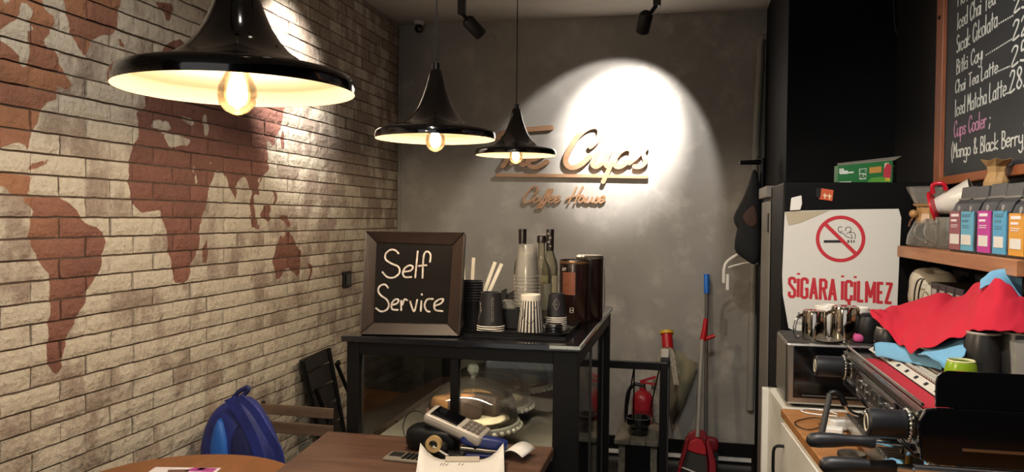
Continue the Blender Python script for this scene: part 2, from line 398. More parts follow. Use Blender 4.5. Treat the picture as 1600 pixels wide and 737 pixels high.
def brick_material():
    m = mat('whitewashed_brick', '8a5a44', .85); nt = NT(m); b = nt.bsdf
    pos = nt.add('ShaderNodeNewGeometry').outputs['Position']
    sep = nt.add('ShaderNodeSeparateXYZ', {0: pos})
    mp = nt.add('ShaderNodeAttribute', attribute_name='map').outputs['Fac']; bid = nt.add('ShaderNodeAttribute', attribute_name='bid').outputs['Fac']
    big = nt.noise(pos, 1.3, 3); mid = nt.noise(pos, 9, 5, .6); fine = nt.noise(pos, 45, 4, .6)
    land = nt.rng(nt.math('ADD', mp, nt.math('MULTIPLY', nt.math('SUBTRACT', fine, .5), .008)), -.0012, .0012)
    # bare brick: orange-tan towards the viewer's end of the wall, brown red elsewhere, each brick its own tone
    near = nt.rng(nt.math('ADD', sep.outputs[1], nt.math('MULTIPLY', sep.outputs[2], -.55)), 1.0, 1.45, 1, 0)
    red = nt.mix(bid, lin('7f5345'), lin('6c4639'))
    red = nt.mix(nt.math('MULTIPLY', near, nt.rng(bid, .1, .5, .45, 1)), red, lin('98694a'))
    red = nt.mix(nt.rng(mid, .4, .75, 0, .4), red, lin('5e382c'))
    # whitewash, thin and stained; more worn towards the far corner
    far = nt.rng(sep.outputs[1], 3.05, 3.9, 0, 1)
    far = nt.math('MULTIPLY', far, nt.rng(sep.outputs[2], 1.0, 1.9, .45, 1))
    wash = nt.mix(nt.rng(fine, .35, .7), lin('b0a491'), lin('c0b5a2'))
    wv = nt.add('ShaderNodeMapping', {'Vector': pos, 'Scale': (1, 1, .55)}).outputs[0]
    blot = nt.noise(wv, 7.5, 5, .62)
    s = nt.math('ADD', nt.math('ADD', blot, nt.math('MULTIPLY', nt.math('SUBTRACT', bid, .5), .22)), nt.math('MULTIPLY', far, .12))
    stain = nt.mix(nt.rng(fine, .3, .7), lin('776458'), lin('8b7869'))
    wash = nt.mix(nt.rng(s, .50, .66, 0, .8), wash, stain)
    wash = nt.mix(nt.math('MULTIPLY', nt.rng(nt.math('ADD', fine, nt.math('MULTIPLY', far, .05)), .62, .72), .5), wash, lin('5a3a2f'))
    nt.link(nt.mix(land, wash, red), b.inputs['Base Color'])
    nt.bump(nt.math('ADD', mid, nt.math('MULTIPLY', fine, .8)), .8, .016)
    return m
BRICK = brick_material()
MORTAR = mat('dark_brick_joint', '44342a', .95, var=('5c4a3c', 14), bump=(60, .3))
wall = st('wall_left', G().bb(-1.96, XL - .009, -2.5, YB, 0, ZC), MORTAR, 'brick wall whitewashed around a bare red brick world map')
BL, BH, Z0, Y0 = .22, .0623, 1.332 - 22 * .0623, 1.861
def rn(*k): random.seed(hash(k) & 0xffffffff); return random.random()
bricks = []
for r in range(-1, 45):
    for c in range(-12, 16):
        y0 = Y0 + c * BL + (.11 if (r % 2 == 0) else 0); y1 = y0 + BL; z0 = Z0 + r * BH; z1 = z0 + BH
        if y0 >= YB - .03 or y1 < -.45: continue
        a = max(y0, -.6); e = min(y1, YB - .012); z0 = max(z0, .0); z1 = min(z1, ZC)
        if z1 - z0 < .02 or e - a < .02: continue
        bricks.append((a, e, z0, z1, rn(r, c), r, c))
def pxsize(a, e, z0, z1):
    q = []
    for y, z in ((a, z0), (e, z0), (e, z1), (a, z1)):
        v = CROT.transposed() @ (Vector((XL, y, z)) - CAM)
        if v.z > -.2: return 0
        q.append((800 + FPX * v.x / -v.z, 368.5 - FPX * v.y / -v.z))
    x = [min(max(p[0], 0), 1600) for p in q]; y = [min(max(p[1], 0), 737) for p in q]
    return (max(x) - min(x)) * (max(y) - min(y))
bricks.sort(key=lambda b: -pxsize(*b[:4]))
geo = []; allp = []
for bi, (a, e, z0, z1, bid, r, c) in enumerate(bricks):
    cy, cz = (a + e) / 2, (z0 + z1) / 2
    d = mapsdf(np.array([(cy, cz)]))[0] if bi < 520 else -9
    fineq = abs(d) < .14 and bi < 520
    nu, nv = (14, 4) if fineq else (5, 2)
    random.seed(int(bid * 1e6)); j = .0031; dep = random.uniform(-.0034, .0036); ti = random.uniform(-.018, .018); tk = random.uniform(-.05, .05)
    vs = []; W = e - a; H = z1 - z0
    for jv in range(nv + 1):
        for iu in range(nu + 1):
            u, v = iu / nu, jv / nv
            y = a + j + u * (W - 2 * j); z = z0 + j + v * (H - 2 * j)
            n1 = mnoise.noise(Vector((y * 23, z * 31, 3.1))); n2 = mnoise.noise(Vector((y * 40, z * 40, 7.7)))
            edge = (iu in (0, nu)) or (jv in (0, nv))
            if jv in (0, nv): z += n1 * .0022
            if iu in (0, nu): y += n2 * .002
            x = XL + dep + ti * (u - .5) * .1 + tk * (v - .5) * .05 + n2 * .0022 - (.0036 if edge else 0)
            vs.append((x, y, z))
    fs = []; k = nu + 1
    for jv in range(nv):
        for iu in range(nu): fs.append((jv * k + iu, jv * k + iu + 1, (jv + 1) * k + iu + 1, (jv + 1) * k + iu))
    ringi = list(range(k)) + [jv * k + nu for jv in range(1, nv + 1)] + [nv * k + iu for iu in range(nu - 1, -1, -1)] + [jv * k for jv in range(nv - 1, 0, -1)]
    o = len(vs); vs += [(XL - .0105, vs[i][1], vs[i][2]) for i in ringi]
    n = len(ringi); fs += [(ringi[i], o + i, o + (i + 1) % n, ringi[(i + 1) % n]) for i in range(n)]
    geo.append((vs, fs, bid)); allp += [(v[1], v[2]) for v in vs]
allp = np.array(allp); sd = np.full(len(allp), -1.0)
sel = allp[:, 0] > 1.0; sd[sel] = mapsdf(allp[sel])
def brick_mesh(name, items, off, parent):
    V = []; F = []; B = []; S = []
    for (vs, fs, bid), s in items:
        k = len(V); V += [(v[0] - off.x, v[1] - off.y, v[2] - off.z) for v in vs]; F += [tuple(i + k for i in f) for f in fs]; B += [bid] * len(vs); S += list(s)
    me = bpy.data.meshes.new(name); me.from_pydata(V, [], F); me.materials.append(BRICK)
    for nm, dat in (('map', S), ('bid', B)):
        at = me.attributes.new(nm, 'FLOAT', 'POINT'); at.data.foreach_set('value', dat)
    return place(name, me, parent, off)
k = 0; rest = []
for i, it in enumerate(geo):
    n = len(it[0]); s = sd[k:k + n]; k += n
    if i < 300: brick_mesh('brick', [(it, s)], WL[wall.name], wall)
    else: rest.append((it, s))
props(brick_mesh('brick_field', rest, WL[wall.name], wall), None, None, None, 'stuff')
random.seed(11)

# ------------------------------------------------------------------ display case (largest object)
CX0, CX1, CY0, CY1, CZ = -1.092, -.318, 2.485, 3.64, 1.073
t = thing('display_case', 'black framed glass cake display case under the chalkboard sign', 'display case', ((CX0 + CX1) / 2, (CY0 + CY1) / 2, 0))
DK = mat('case_inside', '6a645a', .6)
def part(name, m, *b, bevel=.002, parent=t):
    g = G()
    for q in b: g.bb(*q)
    return g.build(name, m, parent, bevel=bevel)
pw = .042
part('post', BLACK, (CX0, CX0 + pw, CY0, CY0 + .05, 0, CZ - .02)); part('post', BLACK, (CX1 - .078, CX1, CY0, CY0 + .06, 0, CZ - .02))
part('post', BLACK, (CX0, CX0 + pw, CY1 - .05, CY1, 0, CZ - .02)); part('post', BLACK, (CX1 - pw, CX1, CY1 - .05, CY1, 0, CZ - .02))
part('top_rail', BLACK, (CX0 + pw, CX1 - .078, CY0 + .002, CY0 + .045, CZ - .062, CZ - .02))
part('top_rail', BLACK, (CX1 - .035, CX1 - .002, CY0 + .06, CY1 - .05, CZ - .075, CZ - .02)); part('top_rail', BLACK, (CX0 + .002, CX0 + .035, CY0 + .05, CY1 - .05, CZ - .062, CZ - .02))
part('top_rail', BLACK, (CX0 + pw, CX1 - pw, CY1 - .045, CY1 - .002, CZ - .062, CZ - .02))
part('mullion', BLACK, (-.735, -.707, CY0 + .006, CY0 + .036, .70, CZ - .062))
part('pane', PANE, (CX0 + pw, -.735, CY0 + .016, CY0 + .021, .70, CZ - .062), bevel=0); part('pane', PANE, (-.707, CX1 - .078, CY0 + .016, CY0 + .021, .70, CZ - .062), bevel=0)
part('side_pane', PANE, (CX0 + .012, CX0 + .017, CY0 + .05, CY1 - .05, .70, CZ - .062), bevel=0)
ALU = mat('dull_aluminium', '4a4844', .45, .6)
for i, (a, b) in enumerate(((CY0 + .062, CY0 + .50), (CY0 + .46, CY1 - .055))):   # two sliding doors on the service side
    x = CX1 - .014 - i * .012
    d = part('sliding_door', BLACKG, (x - .004, x, a + .02, b - .02, .12, CZ - .08), bevel=0)
    part('door_frame', ALU, (x - .007, x + .004, a, a + .022, .1, CZ - .078), (x - .007, x + .004, b - .022, b, .1, CZ - .078), parent=d)
part('back_panel', DK, (CX0 + pw, CX1 - pw, CY1 - .03, CY1 - .02, .1, CZ - .062))
part('lower_panel', BLACK, (CX0 + pw, CX1 - .078, CY0 + .006, CY0 + .02, .05, .70))
part('deck', mat('grey_deck', '8a8579', .35), (CX0 + .02, CX1 - .03, CY0 + .03, CY1 - .04, .655, .675))
part('plinth', BLACK, (CX0 + .02, CX1 - .04, CY0 + .03, CY1 - .03, 0, .08))
TOPM = mat('dark_glass_top', '16161a', .12, coat=.5)
top = part('top_slab', TOPM, (CX0 - .016, CX1 + .008, CY0 - .012, CY1 + .008, CZ - .02, CZ), bevel=.003)
part('chipped_edge', mat('chipped_glass_edge', '9aa09c', .35, bump=(120, .8)), (CX1 - .088, CX1 + .009, CY0 - .014, CY0 - .0115, CZ - .012, CZ - .002), (CX1 + .008, CX1 + .0095, CY0, CY1, CZ - .008, CZ - .001), parent=top, bevel=0)

part('led_strip', mat('led_diffuser', 'fff0d8', .5, emit=('ffe6c0', 5)), (CX0 + .06, CX1 - .09, CY0 + .05, CY0 + .062, CZ - .034, CZ - .026), bevel=0)
l = bpy.data.lights.new('led_light', 'AREA'); l.shape = 'RECTANGLE'; l.size = .6; l.size_y = .012; l.energy = 7; l.color = (1, .9, .74)
o = bpy.data.objects.new('led_light', l); COL.objects.link(o); o.parent = t; o.location = Vector(((CX0 + CX1) / 2, CY0 + .056, CZ - .036)) - WL[t.name]; o.rotation_euler = (R(25), 0, 0)
# cake stands under glass domes
PLATEM = mat('pressed_glass_stand', 'a9a79d', .15, trans=.35)
DOILY = mat('cake_board', 'c7bda4', .8)
def stand(cx, cy, zp, r, label, fill):
    t = thing('cake_stand', label, 'cake stand', (cx, cy, .675), 'domed cake stands in the display case')
    G().lathe([(.001, .675), (.075, .675), (.07, .685), (.03, .70), (.022, zp - .012), (.001, zp - .012)], (cx, cy, 0), 28).build('foot', PLATEM, t, True)
    g = G(); n = 48; pr = []
    g.lathe([(.001, zp - .014), (r * .9, zp - .014), (r * 1.04, zp - .024), (r * 1.07, zp - .012), (r * 1.05, zp), (.001, zp)], (cx, cy, 0), n)
    g.build('plate', PLATEM, t, True)
    g = G()
    for i in range(36):
        a = 2 * pi * i / 36; g.blob((cx + r * 1.065 * math.cos(a), cy + r * 1.065 * math.sin(a), zp - .017), (.02, .02, .018), 1, 8, 5)
    g.build('scalloped_rim', PLATEM, t, True)
    h = .146
    prof = [(r, zp + .001), (r * 1.0, zp + .02), (r * .985, zp + .04)] + [(r * math.cos(a), zp + .03 + (h - .03) * math.sin(a)) for a in (.3, .5, .7, .9, 1.1, 1.25, 1.4, 1.5)] + [(.001, zp + h)]
    d = G().lathe(prof, (cx, cy, 0), 48).build('dome', GLASS, t, True, auto=0)
    G().lathe([(.008, zp + h - .002), (.008, zp + h + .008), (.019, zp + h + .022), (.021, zp + h + .034), (.015, zp + h + .046), (.001, zp + h + .048)], (cx, cy, 0), 10).build('knob', mat('cut_glass', 'c8ccc4', .05, trans=.95), d, False)
    G().lathe([(.001, zp + .001), (r * .82, zp + .001), (r * .82, zp + .006), (.001, zp + .006)], (cx, cy, 0), 32).build('cake_board', DOILY, t)
    fill(t, cx, cy, zp + .006)
CAKE = mat('sponge_cake', 'a5733f', .8, var=('6f4826', 22), bump=(50, .4)); CHOC = mat('chocolate_cake', '3b2318', .7, var=('24140d', 20), bump=(50, .4)); PASTRY = mat('golden_pastry', '9b6a35', .75, var=('c09555', 18), bump=(40, .4))
def fill1(t, x, y, z):
    for i, (dx, dy, rz, m) in enumerate(((-.085, -.02, 12, CAKE), (-.06, .045, -8, CAKE), (-.02, -.03, 30, CHOC), (.03, .055, -20, CHOC))):
        G().blob((x + dx, y + dy, z + .037), (.12, .05, .075), .35, 18, 10, rotm(0, 0, rz), .006, i).build('cake_slice', m, t, True)
    G().blob((x - .13, y - .05, z + .022), (.05, .045, .042), .9, 14, 9).build('truffle', mat('truffle', '4a2a20', .7), t, True)
def fill2(t, x, y, z):
    G().blob((x - .035, y + .03, z + .026), (.17, .09, .05), .6, 20, 10, rotm(0, 0, 15), .01, 3).build('pastry', PASTRY, t, True)
def fill3(t, x, y, z):
    G().blob((x - .05, y + .02, z + .03), (.12, .1, .055), .5, 20, 10, rotm(0, 0, 5), .008, 5).build('brownie', CHOC, t, True)
ZP = .766
for (px_, py_), r, lb, fl in (((724, 668), .158, 'glass domed cake stand nearest the card terminal, with brown cake slices', fill1),
                             ((764, 624), .160, 'middle glass domed cake stand holding a golden pastry', fill2), ((804, 594), .158, 'rearmost glass domed cake stand in the display case', fill3)):
    p = onZ(px_, py_, ZP); stand(p.x, max(p.y, 2.692), ZP, r, lb, fl)

# ------------------------------------------------------------------ walnut table with desk things
TX0, TX1, TY0, TY1, TZ = -1.152, -.388, 1.55, 2.472, .752
t = thing('wooden_table', 'brown wooden table pushed against the glass display case', 'table', ((TX0 + TX1) / 2, (TY0 + TY1) / 2, 0))
G().add([(TX0, TY1, TZ - .03), (TX1, TY1, TZ - .03), (TX1, TY0, TZ - .03), (TX0 + .09, TY0, TZ - .03), (TX0, TY1, TZ), (TX1, TY1, TZ), (TX1, TY0, TZ), (TX0 + .09, TY0, TZ)],
        [(0, 1, 2, 3), (4, 7, 6, 5), (0, 4, 5, 1), (1, 5, 6, 2), (2, 6, 7, 3), (3, 7, 4, 0)]).build('table_top', TABLEW, t, bevel=.004)
for x, y in ((TX0 + .16, TY1 - .08), (TX1 - .06, TY1 - .08), (TX0 + .16, TY0 + .06), (TX1 - .06, TY0 + .06)):
    G().bb(x - .02, x + .02, y - .02, y + .02, 0, TZ - .03).build('leg', BLACK, t, bevel=.002)

# ------------------------------------------------------------------ round table
RC = Vector((-1.372, 1.985, .70)); RR = .335
t = thing('round_table', 'round beech table beside the brick wall', 'table', (RC.x, RC.y, 0))
G().lathe([(.001, .672), (RR - .01, .672), (RR, .68), (RR, .694), (RR - .006, .70), (.001, .70)], (RC.x, RC.y, 0), 72).build('table_top', ROUNDW, t, True)
G().cyl((RC.x, RC.y, .02), (RC.x, RC.y, .672), .035, 20).build('column', BLACK, t, True)
G().lathe([(.001, 0), (.22, 0), (.22, .012), (.05, .03), (.001, .03)], (RC.x, RC.y, 0), 40).build('base', BLACK, t, True)

# ------------------------------------------------------------------ fridge
FX0, FX1, FY0, FY1, FZ = .358, .925, 3.10, 3.86, 1.613
FR = mat('black_fridge_enamel', '070708', .5, spec=.12)
t = thing('fridge', 'tall black fridge carrying the no smoking poster', 'fridge', ((FX0 + FX1) / 2, (FY0 + FY1) / 2, 0))
G().bb(FX0, FX1, FY0, FY1, .04, FZ).build('cabinet', FR, t, bevel=.008)
d = G().bb(FX0 - .007, FX0 - .001, FY0 + .40, FY1 - .01, .06, FZ - .06).build('door', mat('grey_door_face', '77736c', .45, .3), t, bevel=.004)
G().bb(FX0 - .012, FX0 - .007, FY0 + .42, FY0 + .45, 1.42, 1.50).build('hinge', BLACKP, d, bevel=.002)
G().bb(FX0 - .02, FX0 + .03, FY0 + .42, FY1, FZ - .045, FZ + .004).build('hinge_cover', mat('grey_plastic', '6d6862', .5), t, bevel=.004)
for x in (FX0 + .05, FX1 - .05):
    for y in (FY0 + .05, FY1 - .05): G().cyl((x, y, 0), (x, y, .04), .018, 10).build('foot', BLACKP, t)

# ------------------------------------------------------------------ bar counter
KZ = .86
t = thing('bar_cabinet', 'white painted bar cabinet under the microwave', 'cabinet', (.6, 2.1, 0))
G().add([(.31, 3.05, 0), (.31, 3.05, KZ), (.93, 3.05, KZ), (.93, 3.05, 0), (.44, .95, 0), (.44, .95, KZ - .026), (.93, .95, KZ - .026), (.93, .95, 0), (.325, 2.72, KZ), (.93, 2.72, KZ), (.325, 2.72, KZ - .026), (.93, 2.72, KZ - .026)],
        [(0, 1, 2, 3), (4, 7, 6, 5), (1, 8, 9, 2), (8, 10, 11, 9), (10, 5, 6, 11), (0, 3, 7, 4), (0, 4, 5, 10, 8, 1), (3, 2, 9, 11, 6, 7)]).build('body', WHITE, t)
G().bb(.29, .325, 3.03, 3.06, 0, KZ).build('corner_panel', WHITE, t, bevel=.003)
for y0, y1 in ((2.13, 2.69), (1.55, 2.11)):
    f = lambda y: .31 + (3.05 - y) * .0619 - .004
    q = [(f(y1), y1), (f(y0), y0)]
    d = G().add([(q[0][0] - .012, q[0][1], .08), (q[1][0] - .012, q[1][1], .08), (q[1][0] - .012, q[1][1], KZ - .04), (q[0][0] - .012, q[0][1], KZ - .04), (q[0][0], q[0][1], .08), (q[1][0], q[1][1], .08), (q[1][0], q[1][1], KZ - .04), (q[0][0], q[0][1], KZ - .04)],
                [(0, 1, 2, 3), (4, 7, 6, 5), (0, 4, 5, 1), (1, 5, 6, 2), (2, 6, 7, 3), (3, 7, 4, 0)]).build('door', WHITE, t)
    yy = y1 - .06; xx = f(yy) - .012
    G().tube(catmull([(xx, yy, KZ - .1), (xx - .028, yy, KZ - .105), (xx - .032, yy, KZ - .15), (xx - .028, yy, KZ - .195), (xx, yy, KZ - .2)], 4), .005, 8).build('handle', BLACK, d, True)
g = G().add([(.318, 2.715, KZ - .026), (.93, 2.715, KZ - .026), (.93, .95, KZ - .026), (.425, .95, KZ - .026), (.318, 2.715, KZ), (.93, 2.715, KZ), (.93, .95, KZ), (.425, .95, KZ)],
            [(0, 1, 2, 3), (4, 7, 6, 5), (0, 4, 5, 1), (1, 5, 6, 2), (2, 6, 7, 3), (3, 7, 4, 0)])
props(g.build('worktop', OAK, bevel=.002), 'warm brown wooden worktop on the white bar cabinet', 'worktop')

# ------------------------------------------------------------------ pendant lamps
SHADE = mat('black_lacquered_shade', '070708', .1, coat=.8); INNER = mat('cream_shade_lining', (.125, .098, .060), .6)
BULBG = glassmat('bulb_glass', 'fff4e2', .8); FIL = mat('glowing_filament', 'ffb860', .5, emit=('ffd49a', 60)); BRASS = mat('brass', '9a7a40', .3, 1)
PR = [(.18, 0), (.1815, .006), (.1805, .018), (.176, .025), (.165, .029), (.145, .033), (.122, .039), (.1, .048), (.08, .062), (.065, .079), (.052, .099), (.041, .124), (.031, .152), (.023, .182), (.0185, .205), (.016, .208)]
t = thing('pendant_lamp', 'black trumpet pendant lamp, the large one nearest the viewer', 'pendant lamp', (0, 0, 0), 'black trumpet pendant lamps over the tables')
G().lathe(PR, n=72).build('shade', SHADE, t, True, auto=0)
G().lathe([(.1795, .0005)] + [(max(r - .004, .012), z - .0035) for r, z in PR[3:-1]], n=72).build('inner_lining', INNER, t, True, auto=0)
G().cyl((0, 0, .204), (0, 0, .228), .0115, 16).build('cord_grip', BLACKP, t, True)
G().cyl((0, 0, .225), (0, 0, 1.5), .0022, 8).build('cord', BLACKP, t)
G().cyl((0, 0, .045), (0, 0, .12), .017, 16).build('socket', BRASS, t, True)
bg = G().lathe([(.014, .047), (.015, .035), (.022, .022), (.0285, .008), (.030, -.006), (.027, -.02), (.018, -.031), (.006, -.0365), (.001, -.037)], n=32).build('bulb', BULBG, t, True, auto=0)
g = G()
for k in range(5):
    a = 2 * pi * k / 5; g.tube([(.006 * math.cos(a), .006 * math.sin(a), .028), (.011 * math.cos(a), .011 * math.sin(a), .006), (.007 * math.cos(a + .6), .007 * math.sin(a + .6), -.02)], .0008, 5)
g.build('filament', FIL, bg)
def lamp_at(root, z):
    l = bpy.data.lights.new('bulb_light', 'POINT'); l.energy = PEND_W; l.color = (1, .89, .75); l.shadow_soft_size = .018
    o = bpy.data.objects.new('bulb_light', l); COL.objects.link(o); o.parent = root; o.location = (0, 0, z)
base = t
for i, (p, lb) in enumerate((((-.683, 1.133, 1.662), None), ((-.734, 2.31, 1.703), 'black trumpet pendant lamp, middle one of the three in size'), ((-.737, 3.502, 1.748), 'black trumpet pendant lamp, smallest, in front of the wall lettering'))):
    if i == 0: q = base; q.location = p
    else:
        q = copy_tree(base, p); q['label'] = lb
    WL[q.name] = Vector(p)
PENDS = [o for o in COL.objects if o.parent is None and o.name.startswith('pendant_lamp')]
for q in PENDS:
    for ch in q.children:
        if ch.name.startswith('cord') and not ch.name.startswith('cord_grip'):
            ch.data = ch.data.copy()
            for v in ch.data.vertices:
                if v.co.z > 1: v.co.z = ZC - q.location.z - .02
    z = ZC - q.location.z
    cn = G().lathe([(.001, z - .028), (.04, z - .028), (.045, z - .02), (.045, z), (.001, z)], n=24).build('ceiling_rose', BLACK, None, True, origin=(0, 0, 0)); cn.parent = q
    lamp_at(q, -.002)

# ------------------------------------------------------------------ track and spotlights
def track(x0, x1, y0, y1, label):
    t = thing('lighting_track', label, 'lighting track', ((x0 + x1) / 2, (y0 + y1) / 2, ZC - .035))
    G().bb(x0, x1, y0, y1, ZC - .034, ZC).build('rail', BLACK, t, bevel=.002)
    G().bb(x0 + .004, x1 - .004, (y0 + y1) / 2 - .004, (y0 + y1) / 2 + .004, ZC - .036, ZC - .034).build('slot', BLACKP, t)
track(-1.60, .30, 4.29, 4.325, 'black lighting track on the ceiling before the plaster wall')
t = thing('lighting_track', 'black lighting track running along the ceiling over the tables', 'lighting track', (-1.1, 1.6, ZC - .035))
G().bb(-.72, -.685, .3, .95, ZC - .034, ZC).build('rail', BLACK, t, bevel=.002)
SBLK = mat('spot_black', '0b0b0c', .5)
LENS = mat('spot_lens', 'fff2dc', .3, emit=('fff0da', 6))
def spot_light(key, parent=None):
    p, tg, wt, cone, bl, c = SPOTS[key]
    l = bpy.data.lights.new('spot_beam', 'SPOT'); l.energy = wt; l.spot_size = R(cone); l.spot_blend = bl; l.color = c; l.shadow_soft_size = .015
    o = bpy.data.objects.new('spot_beam', l); COL.objects.link(o); d = (Vector(tg) - Vector(p)).normalized()
    o.rotation_euler = d.to_track_quat('-Z', 'Y').to_euler(); o.location = Vector(p) + d * .012 - (WL[parent.name] if parent else Vector())
    if parent: o.parent = parent
def spotlight(key, mount, label, aim=None, L=.115, r=.036):
    """head ends at the lamp position; mount is the point on the track"""
    p, tg = Vector(SPOTS[key][0]), Vector(SPOTS[key][1]); d = ((Vector(aim) if aim else tg) - p).normalized()
    t = thing('track_spotlight', label, 'spotlight', mount, 'black track spotlights on the ceiling')
    q = d.to_track_quat('Z', 'Y').to_matrix()
    G().lathe([(.001, -L), (r * .7, -L), (r, -L + .014), (r, 0), (r * .86, 0), (r * .86, -.012), (.001, -.012)], p, 28, q).build('head', SBLK, t, True)
    G().lathe([(.001, -.0105), (r * .85, -.0105)], p, 24, q).build('lens', LENS if SPOTS[key][2] else BLACKG, t)
    b = p - d * L * .55
    G().bb(mount[0] - .02, mount[0] + .02, mount[1] - .02, mount[1] + .02, mount[2] - .10, mount[2]).build('driver_box', SBLK, t, bevel=.003)
    G().cyl((mount[0], mount[1], mount[2] - .09), tuple(b), .011, 10).build('swivel', SBLK, t, True)
    if SPOTS[key][2]: spot_light(key, t)
    return t
spotlight('sign', (-.155, 4.307, ZC - .036), 'black track spotlight lighting the wooden lettering'); spot_light('sign_core', [o for o in COL.objects if o.name.startswith('track_spotlight')][0])
spotlight('left', (-1.222, 4.307, ZC - .036), 'black track spotlight tilted to the right, near the brick corner', L=.12)
spotlight('wall', (-1.34, 3.25, ZC), 'black spotlight on the ceiling close to the brick wall')
spotlight('mural', (-.45, 1.25, ZC), 'black ceiling spotlight turned to the painted map')
spotlight('bar', (.10, 1.45, ZC), 'black ceiling spotlight over the coffee bar')
spotlight('table', (-.40, .82, ZC), 'black fill spotlight added out of view over the wooden table')
# small dome camera in the corner
c = onY(653, 41, 4.93)
t = thing('dome_camera', 'small dark dome camera under the ceiling in the far corner', 'camera', (c.x, 4.95, ZC))
G().lathe([(.001, ZC), (.034, ZC), (.036, ZC - .012), (.03, ZC - .02), (.001, ZC - .02)], (c.x, 4.95, 0), 24).build('mount', WHITEP, t, True)
G().blob((c.x, 4.95, ZC - .045), (.056, .056, .056), 1, 20, 12).build('lens_ball', BLACKG, t, True)

# ------------------------------------------------------------------ wall lettering
SIGNW = mat('sign_wood', 'a98263', .5, var=('97704f', 8, (1, 1, 4)))
SP = Plane((-1.2, YB, 1.7), (1, 0, 0), (0, 0, 1))
t = thing('wall_sign', 'wooden raised lettering The Cups Coffee House on the plaster wall', 'sign', (-.70, YB, 1.60))
def sg(name, strokes, wd, d=.028, rot=None):
    g = G()
    for s in strokes:
        pts = [SP.px(*q) for q in T(770, 180, 4.607, s)]
        g.stroke(pts, wd, SP, .001, d)
    g.build(name, SIGNW, t)
WD = .031
sg('letter', ["40,165 55,140 100,125 200,112 330,100 425,92", "225,112 185,190 140,270 105,330 78,368"], WD)
sg('letter', ["235,170 200,240 165,310 140,352", "160,320 195,265 225,262 225,300 208,345 225,358 250,345"], WD * .9)
sg('letter', ["255,330 330,310 385,275 390,250 355,248 300,280 265,330 275,368 330,372 395,335"], WD * .9)
sg('letter', ["705,228 755,180 775,120 750,85 690,95 620,150 560,240 528,315 540,362 585,378 645,352 700,300"], WD)
sg('letter', ["760,255 730,320 722,355 745,372 790,345 835,275", "848,255 815,335 825,368 860,355 885,325"], WD * .9)
sg('letter', ["895,258 870,320 835,400 797,480", "870,330 915,270 965,242 1000,262 985,320 935,365 895,372 875,350"], WD * .9)
sg('letter', ["985,345 1040,300 1085,250 1105,238 1085,270 1095,310 1095,345 1060,372 1020,370"], WD * .9)
sg('underline', ["35,432 300,434 700,438 1108,445"], .02, .026)
W2 = .0108
sg('small_letter', ["300,572 325,545 318,517 290,518 250,560 226,605 238,630 275,618 300,595"], W2, .02)
sg('small_letter', ["335,590 315,590 298,612 305,628 328,618 340,598 345,615 360,620"], W2, .02)
sg('small_letter', ["375,600 400,560 410,532 395,545 365,610 345,650 325,668 330,645 370,615"], W2, .02)
sg('small_letter', ["395,600 422,560 432,532 418,545 388,610 368,650 348,668 352,645 395,615"], W2, .02)
sg('small_letter', ["405,610 435,598 440,582 422,585 408,610 415,628 440,618"], W2, .02)
sg('small_letter', ["445,610 475,598 482,582 464,585 449,610 455,628 488,612"], W2, .02)
sg('small_letter', ["605,518 580,570 548,632", "650,515 620,570 592,632", "535,602 580,585 650,578"], W2, .02)
sg('small_letter', ["658,590 638,588 620,610 628,628 650,615 662,592 660,618 675,626"], W2, .02)
sg('small_letter', ["685,588 674,612 684,628 705,615 718,590 712,618 724,626"], W2, .02)
sg('small_letter', ["735,612 755,588 760,610 750,628 730,624"], W2, .02)
sg('small_letter', ["770,612 800,600 806,584 786,586 770,612 778,630 808,612"], W2, .02)

# ------------------------------------------------------------------ chalkboard Self Service
FRW = mat('dark_frame_wood', '251811', .5, var=('1c120d', 5, (8, 8, 1))); SLATE = mat('chalkboard_slate', '0a0807', .8, var=('0f0c0a', 8), spec=.1); CHALK = mat('chalk', 'b5aca4', .9, var=('8f867e', 60))
p0 = Vector((-1.050, 2.508, CZ + .001)); U = Vector((.988, .154, 0)).normalized(); Bk = Vector((-U.y, U.x, 0)); V = (Vector((0, 0, 1)) * math.cos(R(13)) + Bk * math.sin(R(13)))
CP = Plane(p0, U, V)
bx_ = lambda x, y: CP.px(x, y)
t = thing('chalkboard', 'framed chalkboard reading Self Service leaning on the display case', 'chalkboard', tuple(p0 + U * .16 + Bk * .05))
q = [bx_(564, 522), bx_(719, 525), bx_(727, 364), bx_(573, 362)]; Wb = .33; Hb = q[2][1]
o4 = [(q[0][0], .0), (q[1][0], .0), (q[2][0], Hb), (q[3][0], q[3][1])]
i4 = [bx_(583, 503), bx_(698, 505), bx_(706, 382), bx_(588, 378)]
for a in range(4):
    b = (a + 1) % 4
    g = G(); P = [o4[a], o4[b], i4[b], i4[a]]
    vs = [CP.at(*P[0], -.035), CP.at(*P[1], -.035), CP.at(*P[2], -.035), CP.at(*P[3], -.035), CP.at(*P[0], .018), CP.at(*P[1], .018), CP.at(*P[2], -.012), CP.at(*P[3], -.012)]
    g.add(vs, [(0, 1, 2, 3), (4, 7, 6, 5), (0, 4, 5, 1), (1, 5, 6, 2), (2, 6, 7, 3), (3, 7, 4, 0)]).build('frame_rail', FRW, t, bevel=.003)
bd = G().prism(i4, CP, -.034, -.014).build('board', SLATE, t)
g = G()
